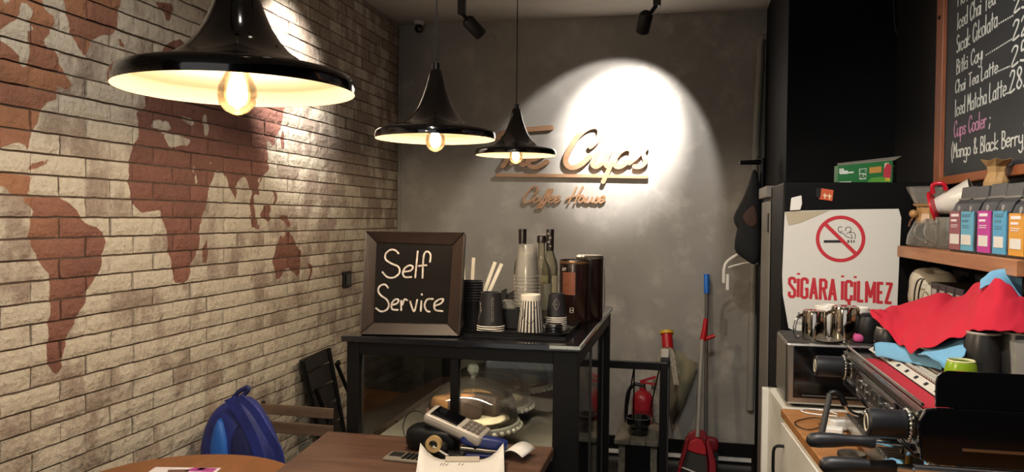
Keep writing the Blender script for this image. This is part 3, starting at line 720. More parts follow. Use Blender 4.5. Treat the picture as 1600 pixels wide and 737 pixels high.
for s in ("245,178 225,158 195,155 165,180 165,215 200,240 245,262 250,300 215,328 175,325 145,295", "275,292 320,285 335,262 315,252 285,270 272,300 285,325 325,325", "365,165 358,240 350,328", "395,330 398,250 405,185 425,165 445,185 442,230", "372,256 400,252 420,252",
          "180,392 160,372 130,380 118,410 135,440 170,465 185,500 170,530 135,540 105,520", "200,500 235,490 245,468 225,465 203,490 205,525 240,530", "262,532 262,470 268,500 282,465 300,470", "318,478 342,540 362,468", "388,475 384,538", "390,432 391,436", "460,462 425,465 408,500 420,535 440,542", "470,505 510,490 525,465 500,465 470,490 475,530 520,538"):
    g.stroke([bx_(*z) for z in T(560, 350, 3.983, s)], .0058, CP, -.0142, -.0128)
g.build('chalk_lettering', CHALK, bd)
b1 = CP.at(.13, .30, -.035); gs = G()
gs.add([CP.at(.15, .27, -.036), CP.at(.17, .27, -.036), CP.at(.17, .27, -.04), CP.at(.15, .27, -.04)] + [Vector((q_.x, q_.y, CZ + .001)) + Bk * .14 for q_ in (CP.at(.15, .27, -.036), CP.at(.17, .27, -.036))] + [Vector((q_.x, q_.y, CZ + .001)) + Bk * .145 for q_ in (CP.at(.17, .27, -.036), CP.at(.15, .27, -.036))],
       [(0, 1, 2, 3), (4, 7, 6, 5), (0, 4, 5, 1), (1, 5, 6, 2), (2, 6, 7, 3), (3, 7, 4, 0)]).build('easel_leg', FRW, t)

# ------------------------------------------------------------------ tray and what stands on it
TT = CZ + .001
t = thing('serving_tray', 'black plastic serving tray full of cups on the display case', 'tray', (-.56, 2.80, TT))
g = G(); X0, X1, Ya, Yb = -.745, -.368, 2.60, 2.985
g.bb(X0 + .008, X1 - .008, Ya + .008, Yb - .008, TT, TT + .004)
g.build('tray_floor', BLACKP, t)
def rrect(x0, x1, y0, y1, r, n=5):
    p = []
    for cx, cy, a0 in ((x1 - r, y1 - r, 0), (x0 + r, y1 - r, 90), (x0 + r, y0 + r, 180), (x1 - r, y0 + r, 270)):
        for k in range(n + 1): a = R(a0 + 90 * k / n); p.append((cx + r * math.cos(a), cy + r * math.sin(a)))
    return p
a = rrect(X0, X1, Ya, Yb, .04); b = rrect(X0 + .012, X1 - .012, Ya + .012, Yb - .012, .03); n = len(a)
G().add([(x, y, TT + .016) for x, y in a] + [(x, y, TT + .0145) for x, y in a] + [(x, y, TT) for x, y in b] + [(x, y, TT + .003) for x, y in rrect(X0 + .016, X1 - .016, Ya + .016, Yb - .016, .028)],
        [(j * n + i, j * n + (i + 1) % n, ((j + 1) % 4) * n + (i + 1) % n, ((j + 1) % 4) * n + i) for j in range(4) for i in range(n)]).build('tray_rim', BLACKP, t, True)
TF = TT + .0045
CUPB = mat('black_paper_cup', '17161a', .55); CUPW = mat('white_paper_cup', 'd2cbbf', .6); CUPI = mat('cup_print', 'a59f96', .6)
def inv_cup(name, x, y, z, rm, rt, h, label, group, rim=True, m=CUPB, print_=None):
    """paper cup standing on its mouth"""
    t = thing(name, label, 'cup', (x, y, z), group)
    G().lathe([(rm * .96, 0), (rm, .001), (rm * .985, .006), (rt, h - .004), (rt, h), (rt * .93, h), (rt * .93, h - .006), (.001, h - .006)], (x, y, z), 36).build('cup_wall', m, t, True)
    if rim: G().lathe([(rm * 1.0, .0), (rm * 1.035, .002), (rm * 1.0, .0042)], (x, y, z), 36).build('rim', CUPW, t, True)
    return t
def stackn(x, y, rm, rt, h, n, step, label_top, label_in, group):
    top = None
    for k in range(n):
        q = inv_cup('paper_cup', x, y, TF + k * step, rm, rt, h, label_top if k == n - 1 else label_in % nth(k, n), group)
        top = q
    return top
def cone_strokes(g, x, y, z, rm, rt, h, lines, wd, a0):
    """thin print on a cup wall: lines of (angle deg, height) points"""
    for ln in lines:
        pts = []
        for a, hh in ln:
            r = rm * .985 + (rt - rm * .985) * hh / h + .0007; an = R(a0 + a); pts.append((x + r * math.cos(an), y + r * math.sin(an), z + hh))
        g.tube(pts, wd, 4)
cx, cy = -.651, 2.700
c = stackn(cx, cy, .0475, .036, .118, 3, .0075, 'black paper cup with printed diamond, on top of its upturned stack', 'black upturned cup showing only its white rim, %s under the printed diamond', 'upturned black diamond cups')
g = G(); zz = TF + .015
cone_strokes(g, cx, cy, zz, .0475, .036, .118, [[(-42, .085), (-18, .055), (-42, .025)], [(-30, .055), (-24, .056)]], .0007, -110)
for k in range(8): cone_strokes(g, cx, cy, zz, .0475, .036, .118, [[(26, .022 + k * .0105), (36, .022 + k * .0105), (36, .029 + k * .0105), (26, .029 + k * .0105), (26, .022 + k * .0105)]], .0005, -100)
g.build('print', CUPI, c)
cx, cy = -.434, 2.785
c = stackn(cx, cy, .0365, .028, .085, 7, .007, 'small black paper cup with a diamond, topping the stack beside the striped cup', 'small black upturned cup showing its white rim, %s beside the coffee tin', 'small upturned black cups')
g = G(); cone_strokes(g, cx, cy, TF + .042, .0365, .028, .085, [[(-22, .05), (0, .07), (22, .05), (0, .03), (-22, .05)], [(-12, .05), (12, .05)]], .0006, -82); g.build('print', CUPI, c)
# upright black cups in a nest
for k in range(8):
    x, y, z = -.738, 2.765, TF + k * .0095
    t = thing('paper_cup', 'black upright cup, ' + nth(k, 8) + ' in the nest beside the chalkboard', 'cup', (x, y, z), 'nest of black upright cups')
    G().lathe([(.001, 0), (.031, 0), (.041, .095), (.0425, .097), (.041, .099), (.0395, .096), (.0305, .003), (.001, .003)], (x, y, z), 30).build('cup_wall', CUPB, t, True)
    G().lathe([(.041, .094), (.0437, .0965), (.041, .099)], (x, y, z), 30).build('rim', mat('black_rim', '26252a', .4), t, True)
# striped cup
x, y = -.512, 2.712
t = thing('paper_cup', 'black and white striped paper cup standing upside down on the tray', 'cup', (x, y, TF))
G().lathe([(.0455, .0), (.046, .001), (.0345, .108)], (x, y, TF), 44, alt=lambda i, j: 1 if (i % 2 == 0) else 0).build('cup_wall', [CUPW, CUPB], t, True)
G().lathe([(.0345, .108), (.0352, .111), (.0345, .127), (.032, .129), (.032, .122), (.001, .122)], (x, y, TF), 44).build('base_band', CUPW, t, True)
g = G(); cone_strokes(g, x, y, TF, .0465, .0346, .108, [[(-40, .035), (-28, .055), (-30, .08)], [(-15, .04), (10, .03), (30, .05)], [(20, .07), (36, .09)]], .0012, -88); g.build('print', CUPB, t)
# clear plastic cups nested upside down
rp = [(.047, 0), (.0505, .0015), (.047, .005), (.0455, .006), (.034, .118), (.033, .12), (.001, .12)]
for k in range(15):
    x, y, z = -.562, 2.895, TF + k * .0125
    t = G().lathe(rp, (x, y, z), 30).build('plastic_cup', CLEARP, None, True, origin=(x, y, z))
    props(t, 'clear plastic cup, ' + nth(k, 15) + ' of the tall upturned stack', 'cup', 'tall stack of clear plastic cups')
# clear dome lids in a black holder
t = thing('lid_holder', 'small black box of lids between the two paper cups', 'box', (-.60, 2.772, TF))
G().bb(-.637, -.563, 2.74, 2.81, TF, TF + .003).build('bottom', BLACKP, t)
G().bb(-.637, -.563, 2.74, 2.743, TF, TF + .072).bb(-.637, -.563, 2.807, 2.81, TF, TF + .072).bb(-.637, -.634, 2.743, 2.807, TF, TF + .072).bb(-.566, -.563, 2.743, 2.807, TF, TF + .072).build('side', BLACKP, t)
d = G().lathe([(.030, 0), (.0305, .006), (.029, .015), (.024, .027), (.015, .034), (.008, .036)], (-.606, 2.775, TF + .066), 28).build('dome_cover', CLEARP, None, True, auto=0, origin=(-.606, 2.775, TF + .066)); props(d, 'clear dome lid poking out of the small black box', 'lid')
for k in range(3):
    x, y, z = -.432, 2.722, TF + k * .0085
    d = G().lathe([(.001, .010), (.022, .010), (.024, .012), (.026, .011), (.029, .004), (.0315, .003), (.032, 0), (.029, 0), (.001, .004)], (x, y, z), 30).build('cup_cover', mat('black_lid', '0c0c0d', .25), None, True, origin=(x, y, z))
    props(d, 'black plastic cup lid, ' + nth(k, 3) + ' in the low stack before the small cups', 'lid', 'low stack of black lids')
# stirrer holder
x, y = -.770, 2.885
t = thing('stirrer_holder', 'pale cardboard holder for stirrers half behind the chalkboard', 'holder', (x, y, TT))
g = G().bb(x - .03, x + .03, y - .03, y + .03, TT, TT + .003)
for b in ((x - .03, x + .03, y - .03, y - .028), (x - .03, x + .03, y + .028, y + .03), (x - .03, x - .028, y - .03, y + .03), (x + .028, x + .03, y - .03, y + .03)): g.bb(*b, TT, TT + .10)
g.build('box', mat('pale_card', 'b9ae9b', .8), t)
for k, (dx, a) in enumerate(((-.016, -4), (-.004, -9), (.008, 20), (.016, 24), (-.01, 3))):
    q = G().box((x + dx + .118 * math.sin(R(a)), y + (k - 2) * .008, TT + .006 + .118 * math.cos(R(a)) + .004), (.013, .002, .235), rotm(0, a, 0)).build('stirrer', mat('white_stirrer', 'd8d2c4', .5))
    props(q, ('leftmost white stirrer upright in the cardboard holder', 'white stirrer second from the left, tilted left', 'white stirrer leaning right, inner one of the pair', 'white stirrer leaning farthest right in the holder', 'white stirrer almost upright at the back of the holder')[k], 'stirrer', 'white stirrers by the chalkboard')
# black folded napkins behind
for k, (x, y, a) in enumerate(((-.70, 2.935, 24), (-.655, 2.955, 30))):
    pl = Plane((x, y, TF), (1, 0, 0), (0, .1, 1)); g = G().prism([(-.06, 0), (.055, 0), (.05, .125 + .012 * k), (.03, .115), (-.05, .075)], pl, 0, .012)
    props(g.build('napkin', mat('black_napkin', '131215', .85)), ('black folded napkin standing behind the diamond cup', 'taller black folded napkin nearest the clear cups')[k], 'napkin')

# bottles and tins
BOT = glassmat('bottle_glass', 'e2e0d4', 1.2, .03, .12, 'c4bfac'); CAPM = mat('dark_cap', '1b1211', .4); LBL = mat('bottle_label', 'b4ab8f', .7)
def bottle(x, y, label, cap='tall', h=.345, r=.036):
    t = thing('syrup_bottle', label, 'bottle', (x, y, TT), 'syrup bottles on the display case')
    s = h / .345
    G().lathe([(.001, .002), (r - .004, 0), (r, .006), (r, .18 * s), (r * .92, .205 * s), (r * .55, .24 * s), (.0145, .26 * s), (.0135, .30 * s), (.0135, .322 * s)], (x, y, TT), 32).build('glass', BOT, t, True)
    G().lathe([(r + .0006, .04), (r + .0006, .15 * s)], (x, y, TT), 32).build('paper_label', LBL, t, True)
    if cap == 'tall': G().lathe([(.0165, .255 * s), (.0175, .345 * s), (.0165, .348 * s), (.001, .348 * s)], (x, y, TT), 24).build('cap', CAPM, t, True)
    else: G().lathe([(.0135, .318 * s), (.0185, .318 * s), (.0185, .343 * s), (.016, .348 * s), (.001, .348 * s)], (x, y, TT), 24).build('cap', CAPM, t, True)
    return t
bottle(-.682, 3.40, 'syrup bottle with a tall dark cap, left of the clear cup stack')
bottle(-.545, 3.10, 'clear bottle with a flat dark cap right behind the clear cup stack', 'flat', .325, .042)
b = bottle(-.566, 3.43, 'syrup bottle with a tall patterned dark cap, right of the clear cup stack')
p = Vector((-.566, 3.43, TT)); g = G()
for k in range(4): g.blob((p.x + .004 * (-1) ** k, p.y - .0175, p.z + .275 + k * .018), (.012, .003, .007), 1, 8, 5)
g.build('cap_print', CUPI, b)
TIN = mat('brown_foil_tin', '1a0d0a', .25, .2, var=('26130e', 6)); TINC = mat('copper_panel', '7c4a35', .35, .3)
x, y = -.402, 3.02
t = thing('coffee_tin', 'dark brown coffee tin with copper label behind the small cups', 'tin', (x, y, TT))
G().lathe([(.001, 0), (.056, 0), (.0575, .003), (.0575, .236), (.056, .24), (.054, .24), (.054, .236), (.001, .236)], (x, y, TT), 40).build('body', TIN, t, True)
G().lathe([(.0576, .226), (.059, .23), (.0576, .236)], (x, y, TT), 40).build('rim', mat('tin_rim', '8a6a4e', .3, .8), t, True)
g = G(); n = 9
for k in range(n):
    a0, a1 = [R(-132 + 52 * (k + e) / n) for e in (0, 1)]; rr = .0579
    g.add([(x + rr * math.cos(a0), y + rr * math.sin(a0), TT + .11), (x + rr * math.cos(a1), y + rr * math.sin(a1), TT + .11), (x + rr * math.cos(a1), y + rr * math.sin(a1), TT + .195), (x + rr * math.cos(a0), y + rr * math.sin(a0), TT + .195)], [(0, 1, 2, 3)])
lp = g.build('label_panel', TINC, t, True)
g = G(); cone_strokes(g, x, y, TT, .0585, .0579, .24, [[(-24, .125), (24, .128)], [(-24, .145), (-5, .15), (24, .143)], [(-24, .165), (24, .17)], [(-20, .18), (20, .185)]], .0008, -106); g.build('label_print', mat('label_dark_print', '2c1610', .6), lp)
g = G(); cone_strokes(g, x, y, TT, .0585, .0579, .24, [[(-28, .21), (-22, .205), (-16, .212), (-10, .207)], [(-30, .202), (-12, .202)], [(8, .045), (20, .045), (20, .062), (8, .062), (8, .045)], [(8, .053), (20, .053)]], .0011, -106); g.build('print', CUPW, t)
x, y = -.362, 3.165
t = thing('coffee_tin', 'second dark coffee tin with a foil lid, behind the copper labelled one', 'tin', (x, y, TT))
G().lathe([(.001, 0), (.052, 0), (.0535, .003), (.0535, .242), (.052, .245), (.001, .245)], (x, y, TT), 40).build('body', TIN, t, True)
G().lathe([(.054, .238), (.056, .246), (.05, .252), (.001, .25)], (x, y, TT), 20).build('foil_lid', mat('crumpled_foil', '9b958b', .3, .9, bump=(60, .8)), t, False)
q = G().blob((-.345, 3.31, TT + .10), (.06, .05, .2), .5, 18, 12, wob=.01, seed=4).build('paper_bag', mat('white_paper_bag', 'bdb8b0', .8, bump=(30, .6)), None, True); props(q, 'white paper bag standing behind the coffee tins', 'bag')

# ------------------------------------------------------------------ desk things on the wooden table
DZ = TZ + .0005
t = thing('calculator', 'silver pocket calculator on the wooden table', 'calculator', (-.79, 2.235, DZ))
rm = rotm(2, 0, -4); c0 = Vector((-.785, 2.235, DZ + .006))
G().box(c0, (.135, .068, .009), rm).build('body', mat('calculator_silver', '9c9488', .35, .5), t, bevel=.003)
G().box(c0 + rm @ Vector((-.038, .006, .005)), (.04, .036, .002), rm).build('screen', mat('lcd_screen', '2c2b28', .2), t)
for i in range(5):
    for j in range(4): G().box(c0 + rm @ Vector((-.006 + i * .015, -.022 + j * .0135, .0055)), (.0115, .0095, .003), rm).build('key', BLACKP, t)
t = thing('card_terminal', 'grey card payment terminal tilted on a black stand', 'card terminal', (-.70, 2.34, DZ))
G().blob((-.745, 2.36, DZ + .038), (.17, .10, .075), .5, 24, 14).build('stand', BLACKP, t, True)
rm = rotm(10, 17, -9); c0 = Vector((-.668, 2.345, DZ + .082))
tb_ = G().box(c0, (.20, .085, .034), rm).build('shell', mat('terminal_grey', '9d9790', .4), t, bevel=.012)
G().box(c0 + rm @ Vector((-.035, 0, .0165)), (.095, .066, .004), rm).build('screen', BLACKG, tb_, bevel=.001)
g = G()
for i in range(4):
    for j in range(3): G().box(c0 + rm @ Vector((.034 + i * .015, -.022 + j * .022, .018)), (.011, .016, .004), rm).build('key', mat('terminal_key', '5d574f', .5), tb_)
G().box(c0 + rm @ Vector((.0, -.002, -.022)), (.185, .07, .02), rm).build('under_shell', BLACKP, t, bevel=.008)
t = thing('tape_dispenser', 'black desk tape dispenser below the card terminal', 'tape dispenser', (-.70, 2.272, DZ))
G().bb(-.755, -.625, 2.255, 2.292, DZ, DZ + .02).blob((-.715, 2.274, DZ + .03), (.08, .036, .045), .7, 18, 10).build('base', BLACKP, t, bevel=.002)
G().lathe([(.013, -.009), (.024, -.009), (.024, .009), (.013, .009), (.013, -.009)], (-.712, 2.252, DZ + .047), 28, rotm(90, 0, 0)).build('tape_roll', mat('tape', 'a98d5e', .35), t, True)
G().box((-.69, 2.250, DZ + .028), (.055, .003, .006), rotm(0, 28, 0)).build('cutter', CHROME, t)
t = thing('cable_loop', 'thin black cable looping behind the card terminal', 'cable', (-.83, 2.39, DZ))
G().tube(catmull([(-.78, 2.38, DZ + .01), (-.84, 2.39, DZ + .012), (-.862, 2.40, DZ + .05), (-.845, 2.40, DZ + .092), (-.81, 2.395, DZ + .105), (-.775, 2.385, DZ + .09)], 6), .0016, 6).build('cord', BLACKP, t, True)
t = thing('stapler', 'dark blue stapler between terminal and papers', 'stapler', (-.575, 2.32, DZ))
rm = rotm(0, 7, 6)
G().blob((-.575, 2.318, DZ + .045), (.145, .036, .034), .45, 20, 12, rm).build('top_arm', mat('navy_plastic', '1a2a66', .35), t, True)
G().box((-.578, 2.318, DZ + .005), (.14, .032, .01), rotm(0, 0, 6)).build('base', mat('navy_plastic', '1a2a66', .35), t, bevel=.003)
G().box((-.585, 2.315, DZ + .021), (.125, .018, .01), rotm(0, 4, 6)).build('magazine', STEEL, t, bevel=.002)
G().cyl((-.512, 2.30, DZ + .02), (-.512, 2.345, DZ + .02), .006, 10).build('hinge', STEEL, t)
# clipboard and sheets
t = thing('clipboard', 'clipboard holding white sheets at the near edge of the wooden table', 'clipboard', (-.60, 2.16, DZ))
ang = rotm(0, 0, 14)
def cb(u, v, z): q = ang @ Vector((u, v, 0)); return (-.607 + q.x, 2.175 + q.y, DZ + z)
G().add([cb(-.118, -.30, 0), cb(.125, -.30, 0), cb(.125, .095, 0), cb(-.118, .095, 0), cb(-.118, -.30, .003), cb(.125, -.30, .003), cb(.125, .095, .003), cb(-.118, .095, .003)], [(0, 1, 2, 3), (4, 7, 6, 5), (0, 4, 5, 1), (1, 5, 6, 2), (2, 6, 7, 3), (3, 7, 4, 0)]).build('board', mat('clipboard_brown', '46342a', .6), t)
g = G(); nx, ny = 12, 10
for j in range(ny + 1):
    for i in range(nx + 1):
        u = -.122 + .244 * i / nx; v = -.29 + .372 * j / ny; c = max(0, abs(i / nx - .5) * 2 - .45) ** 2 * max(0, j / ny - .55) * .36
        g.v.append(Vector(cb(u, v, .006 + c)))
for j in range(ny):
    for i in range(nx): g.f.append((j * 13 + i, j * 13 + i + 1, (j + 1) * 13 + i + 1, (j + 1) * 13 + i)); g.m.append(0)
sh = g.build('sheet', PAPER, t, True, solid=.0012)
cl = Plane(cb(0, 0, .0075), ang @ Vector((1, 0, 0)), ang @ Vector((0, 1, 0))); g = G()
for s in ("-6,2 -5.6,4.4|-5.2,2.2 -4.8,4.2|-4.4,2 -3.8,3.8|-.8,2.6 -.4,4.2|.2,2.4 .6,3.8",):
    for ln in parse(s): g.stroke([(a * .01, b * .01) for a, b in ln], .003, cl, 0, .0004)
g.build('pencil_marks', mat('pencil', '8f8d8b', .8), sh)
G().add([cb(-.048, .055, .012), cb(.052, .055, .012), cb(.052, .083, .016), cb(-.048, .083, .016), cb(-.048, .055, .007), cb(.052, .055, .007), cb(.052, .083, .007), cb(-.048, .083, .007)], [(0, 1, 2, 3), (4, 7, 6, 5), (0, 4, 5, 1), (1, 5, 6, 2), (2, 6, 7, 3), (3, 7, 4, 0)]).build('clip', mat('clip_cream', 'b9b0a2', .4), t, bevel=.001)
g = G(); k = 10
for i in range(k + 1):
    a = i / k; x = -.535 + .085 * a; z = DZ + .004 + .028 * math.sin(a * 2.6); g.v += [Vector((x, 2.315 - .004 * i, z)), Vector((x + .022, 2.405 - .004 * i, z + .004))]
    if i: g.f.append((2 * i - 2, 2 * i - 1, 2 * i + 1, 2 * i)); g.m.append(0)
props(g.build('receipt', PAPER, None, True, solid=.0005), 'curled white receipt strip beside the blue stapler', 'receipt')

# leaflet on the round table
t = thing('leaflet', 'colourful magenta and white leaflet on the round table', 'leaflet', (-1.44, 2.05, .701))
LP = Plane((-1.535, 2.03, .7012), (.98, .2, 0), (-.2, .98, 0))
G().prism([(0, 0), (.20, 0), (.20, .105), (0, .105)], LP, 0, .0015).build('sheet', mat('leaflet_white', 'd9cfd0', .5), t)
for nm, c, poly in (('magenta_patch', 'a03a80', [(.10, .07), (.19, .065), (.19, .10), (.12, .104)]), ('violet_patch', '8a3a72', [(0, 0), (.05, 0), (.03, .04), (0, .05)]), ('slate_patch', '4b5266', [(.15, .01), (.198, .02), (.198, .06), (.16, .055)]), ('brown_patch', '6b4a44', [(.06, .05), (.12, .055), (.11, .085), (.05, .08)]), ('pink_patch', 'c789ae', [(.13, .085), (.15, .08), (.16, .098), (.14, .102)]), ('grey_patch', '77757d', [(.075, .01), (.14, .02), (.13, .048), (.08, .045)])):
    G().prism(poly, LP, .0016, .0021).build(nm, mat(nm, c, .5), t)

# ------------------------------------------------------------------ folding chairs and backpack
SLAT = mat('chair_slat_wood', '6a5442', .55, var=('594534', 5, (1, 8, 8))); SLATD = mat('dark_chair_slat', '15100c', .6)
x0, x1, yb = -1.725, -1.372, 3.0
t = thing('folding_chair', 'folding chair with brown wooden back slats, standing behind the backpack', 'chair', ((x0 + x1) / 2, 2.82, 0))
for za, zb in ((.652, .695), (.578, .625)):
    G().add([(x0, yb - .012, za), (x1, yb - .012, za - .002), (x1, yb - .012, zb - .002), (x0, yb - .012, zb), (x0, yb, za), (x1, yb, za - .002), (x1, yb, zb - .002), (x0, yb, zb)], [(0, 1, 2, 3), (4, 7, 6, 5), (0, 4, 5, 1), (1, 5, 6, 2), (2, 6, 7, 3), (3, 7, 4, 0)]).build('back_slat', SLAT, t, bevel=.003)
for x in (x0 + .035, x1 - .02):
    G().tube([(x, yb + .008, .70), (x, yb + .004, .45), (x, 2.62, 0)], .009, 8).build('frame_bar', BLACK, t, True)
    G().tube([(x + .012, 2.62, .44), (x + .012, 3.0, 0)], .009, 8).build('leg', BLACK, t, True)
for k in range(5): G().bb(x0 + .03, x1 - .01, 2.60 + k * .075, 2.655 + k * .075, .435, .45).build('seat_slat', SLAT, t, bevel=.002)
# folded one against the bricks
t = thing('folding_chair', 'dark folded chair leaning against the brick wall', 'chair', (-1.76, 3.78, 0))
def wl(y, z, off=0): return (-1.822 + (.77 - z) * .17 + off, y, z)
for a, b in (((3.575, .765), (3.69, .02)), ((3.875, .78), (3.93, .02))): G().tube([wl(*a, .02), wl(*b, .02)], .011, 8).build('frame_bar', BLACK, t, True)
for a, b in (((3.60, .42), (3.87, .69)),): pass
G().tube([wl(3.885, .70, .045), wl(4.0, .47, .05), wl(4.02, .02, .05)], .011, 8).build('leg', BLACK, t, True)
G().tube([wl(3.62, .62, .045), wl(3.70, .42, .05), wl(3.72, .02, .05)], .011, 8).build('leg', BLACK, t, True)
for k, (za, zb) in enumerate(((.70, .765), (.60, .69), (.50, .59), (.40, .49), (.30, .39))):
    s = k * .014
    G().add([wl(3.58 + s, za), wl(3.87 + s * .4, za + .012), wl(3.87 + s * .4, zb + .012), wl(3.58 + s, zb), wl(3.58 + s, za, .014), wl(3.87 + s * .4, za + .012, .014), wl(3.87 + s * .4, zb + .012, .014), wl(3.58 + s, zb, .014)], [(0, 1, 2, 3), (4, 7, 6, 5), (0, 4, 5, 1), (1, 5, 6, 2), (2, 6, 7, 3), (3, 7, 4, 0)]).build('slat', SLATD, t)
G().blob(wl(3.9, .70, .05), (.02, .025, .03), .7, 12, 8).build('hinge', BLACK, t, True)
# backpack
NAVY = mat('blue_nylon', '1c2a78', .6, var=('16205e', 9), bump=(40, .3)); NAVY2 = mat('dark_blue_nylon', '141a4c', .65, bump=(40, .3)); SKY = mat('bright_blue_nylon', '1f58a8', .55, bump=(30, .3))
t = thing('backpack', 'blue backpack on the chair beside the brick wall', 'backpack', (-1.63, 2.74, .45))
def bp(x, y, Y=2.72): return onY(x, y, Y)
def sheetbag(name, pts, Y, d, m, parent):
    P = [onY(a, b, Y) for a, b in pts]; c = sum(P, Vector()) / len(P); n = len(P); g = G(); vs = []
    for k, dy in ((1, 0), (.93, -d * .7), (.6, -d), (.93, d * .7), (.6, d)): vs += [c + (q - c) * k + Vector((0, dy, 0)) for q in P]
    vs += [c + Vector((0, -d * 1.05, 0)), c + Vector((0, d * 1.05, 0))]; fs = []
    for a, b in ((0, 1), (1, 2), (0, 3), (3, 4)):
        for i in range(n): j = (i + 1) % n; fs.append((a * n + i, a * n + j, b * n + j, b * n + i))
    for i in range(n): j = (i + 1) % n; fs += [(2 * n + i, 2 * n + j, 5 * n), (4 * n + i, 4 * n + j, 5 * n + 1)]
    return g.add(vs, fs).build(name, m, parent, True, sub=1, auto=0)
bd = sheetbag('body', [(368, 620), (382, 616), (395, 628), (412, 655), (428, 690), (436, 720), (430, 760), (420, 800), (345, 800), (325, 760), (320, 710), (325, 670), (336, 640), (350, 626)], 2.76, .10, NAVY, t)
sheetbag('side_pocket', [(346, 645), (356, 668), (362, 700), (362, 740), (330, 740), (330, 690), (338, 660)], 2.672, .03, SKY, t)
sheetbag('front_pocket', [(366, 662), (392, 655), (402, 690), (405, 740), (366, 740), (360, 700)], 2.668, .025, NAVY2, bd)
g = G(); 
for pts, wd in ((((358, 622), (372, 640), (390, 672), (404, 708), (410, 745)), .024), (((372, 618), (396, 640), (416, 672), (434, 704), (440, 735)), .018)):
    c = catmull([bp(a, b, 2.645) for a, b in pts], 5)
    for i in range(len(c) - 1):
        pass
    vs = []; fs = []
    for i, q in enumerate(c):
        for dx, dy in ((-wd, .006), (-wd, -.003), (wd, -.003), (wd, .006)): vs.append(q + Vector((dx * .8, dy, dx * .35)))
    for i in range(len(c) - 1):
        for k in range(4): fs.append((i * 4 + k, i * 4 + (k + 1) % 4, i * 4 + 4 + (k + 1) % 4, i * 4 + 4 + k))
    e = (len(c) - 1) * 4; fs += [(3, 2, 1, 0), (e, e + 1, e + 2, e + 3)]
    G().add(vs, fs).build('strap', NAVY, t, True)
G().tube(catmull([bp(364, 622, 2.71), bp(374, 611, 2.71), bp(386, 605, 2.71), bp(388, 609, 2.71), bp(380, 617, 2.71), bp(374, 622, 2.71)], 5), .0085, 8).build('grab_loop', NAVY2, t, True)
G().tube(catmull([bp(420, 690, 2.65), bp(432, 706, 2.65), bp(440, 712, 2.65), bp(444, 716, 2.65)], 4), .004, 6).build('webbing', BLACKP, t, True)

# black switch on the bricks
p = onX(541, 436, XL)
t = thing('wall_socket', 'small black socket plate on the brick wall', 'socket', (XL + .004, p.y, p.z))
G().bb(XL - .002, XL + .012, p.y - .05, p.y + .05, p.z - .045, p.z + .045).build('plate', BLACKP, t, bevel=.004)
G().bb(XL + .012, XL + .018, p.y - .032, p.y + .032, p.z - .03, p.z + .03).build('rocker', BLACKG, t, bevel=.003)

# ------------------------------------------------------------------ passage at the back
fp = Vector((-.365, 3.80, 0))
t = thing('steel_frame', 'black square tube frame standing behind the display case', 'frame', (-.22, 3.8, 0))
G().bb(-.386, -.346, 3.78, 3.82, 0, .93).build('post', BLACK, t, bevel=.002)
G().bb(-.098, -.062, 3.782, 3.818, 0, .80).build('post', BLACK, t, bevel=.002)
G().bb(-.346, -.098, 3.785, 3.815, .765, .80).build('top_rail', BLACK, t, bevel=.002)
G().bb(-.346, -.098, 3.785, 3.815, .06, .09).build('bottom_rail', BLACK, t, bevel=.002)
for a, b in (((991, 573), (977, 655)), ((991, 573), (990, 660)), ((1030, 577), (1016, 640))):
    G().tube([onY(*a, 3.81), onY(*b, 3.99)], .0035, 6).build('wire', BLACKP, t)
sz = .395
A = [onZ(982, 655, sz), onZ(1031, 660, sz), onZ(1026, 692, sz), onZ(968, 690, sz)]
A = [Vector((-.335, 4.25, sz)), Vector((-.11, 4.25, sz)), Vector((-.11, 3.90, sz)), Vector((-.335, 3.90, sz))]
t = thing('low_stool', 'low stool with a pale wooden plank seat under the black bowl', 'stool', (-.222, 4.07, 0))
GW = mat('weathered_wood', '6d675a', .7, var=('565043', 5, (8, 1, 8)))
for k in range(3): G().bb(-.315 + k * .0755, -.242 + k * .0755, 3.90, 4.25, sz - .022, sz).build('seat_plank', GW, t, bevel=.002)
G().bb(-.305, -.10, 4.19, 4.2, .02, sz - .022).build('back_board', BLACKP, t)
for x in (-.28, -.125):
    for y in (3.94, 4.21): G().bb(x - .016, x + .016, y - .016, y + .016, 0, sz - .022).build('leg', GW, t)
t = thing('ashtray_bowl', 'black cut glass bowl on the low stool', 'bowl', (-.205, 4.03, sz))
G().lathe([(.001, .0), (.05, .0), (.055, .03), (.048, .034), (.062, .055), (.068, .085), (.062, .086), (.05, .05), (.001, .045)], (-.205, 4.03, sz + .001), 14).build('bowl', mat('black_glass', '0b0a0b', .06, coat=1), t)
# fire extinguisher
ex, ey = -.222, 4.78; ER = mat('extinguisher_red', 'a31f2c', .35)
t = thing('fire_extinguisher', 'red fire extinguisher on the floor against the plaster wall', 'fire extinguisher', (ex, ey, 0))
G().lathe([(.001, 0), (.06, 0), (.062, .01), (.062, .40), (.055, .43), (.035, .45), (.02, .458), (.02, .475), (.001, .475)], (ex, ey, 0), 32).build('cylinder', ER, t, True)
G().lathe([(.0625, .20), (.0625, .35)], (ex, ey, 0), 32).build('instruction_band', mat('band_dark_red', '7c1722', .5), t, True)
G().cyl((ex, ey, .47), (ex, ey, .50), .018, 12).build('valve', CHROME, t, True)
G().box((ex + .03, ey, .525), (.10, .02, .012), rotm(0, -20, 0)).build('lever', ER, t); G().box((ex + .03, ey, .502), (.09, .022, .01), rotm(0, 6, 0)).build('lever', ER, t)
G().tube(catmull([(ex - .01, ey, .485), (ex - .05, ey, .49), (ex - .085, ey - .005, .44), (ex - .095, ey - .01, .34), (ex - .09, ey - .01, .2), (ex - .08, ey - .01, .12)], 5), .011, 8).build('hose', BLACKP, t, True)
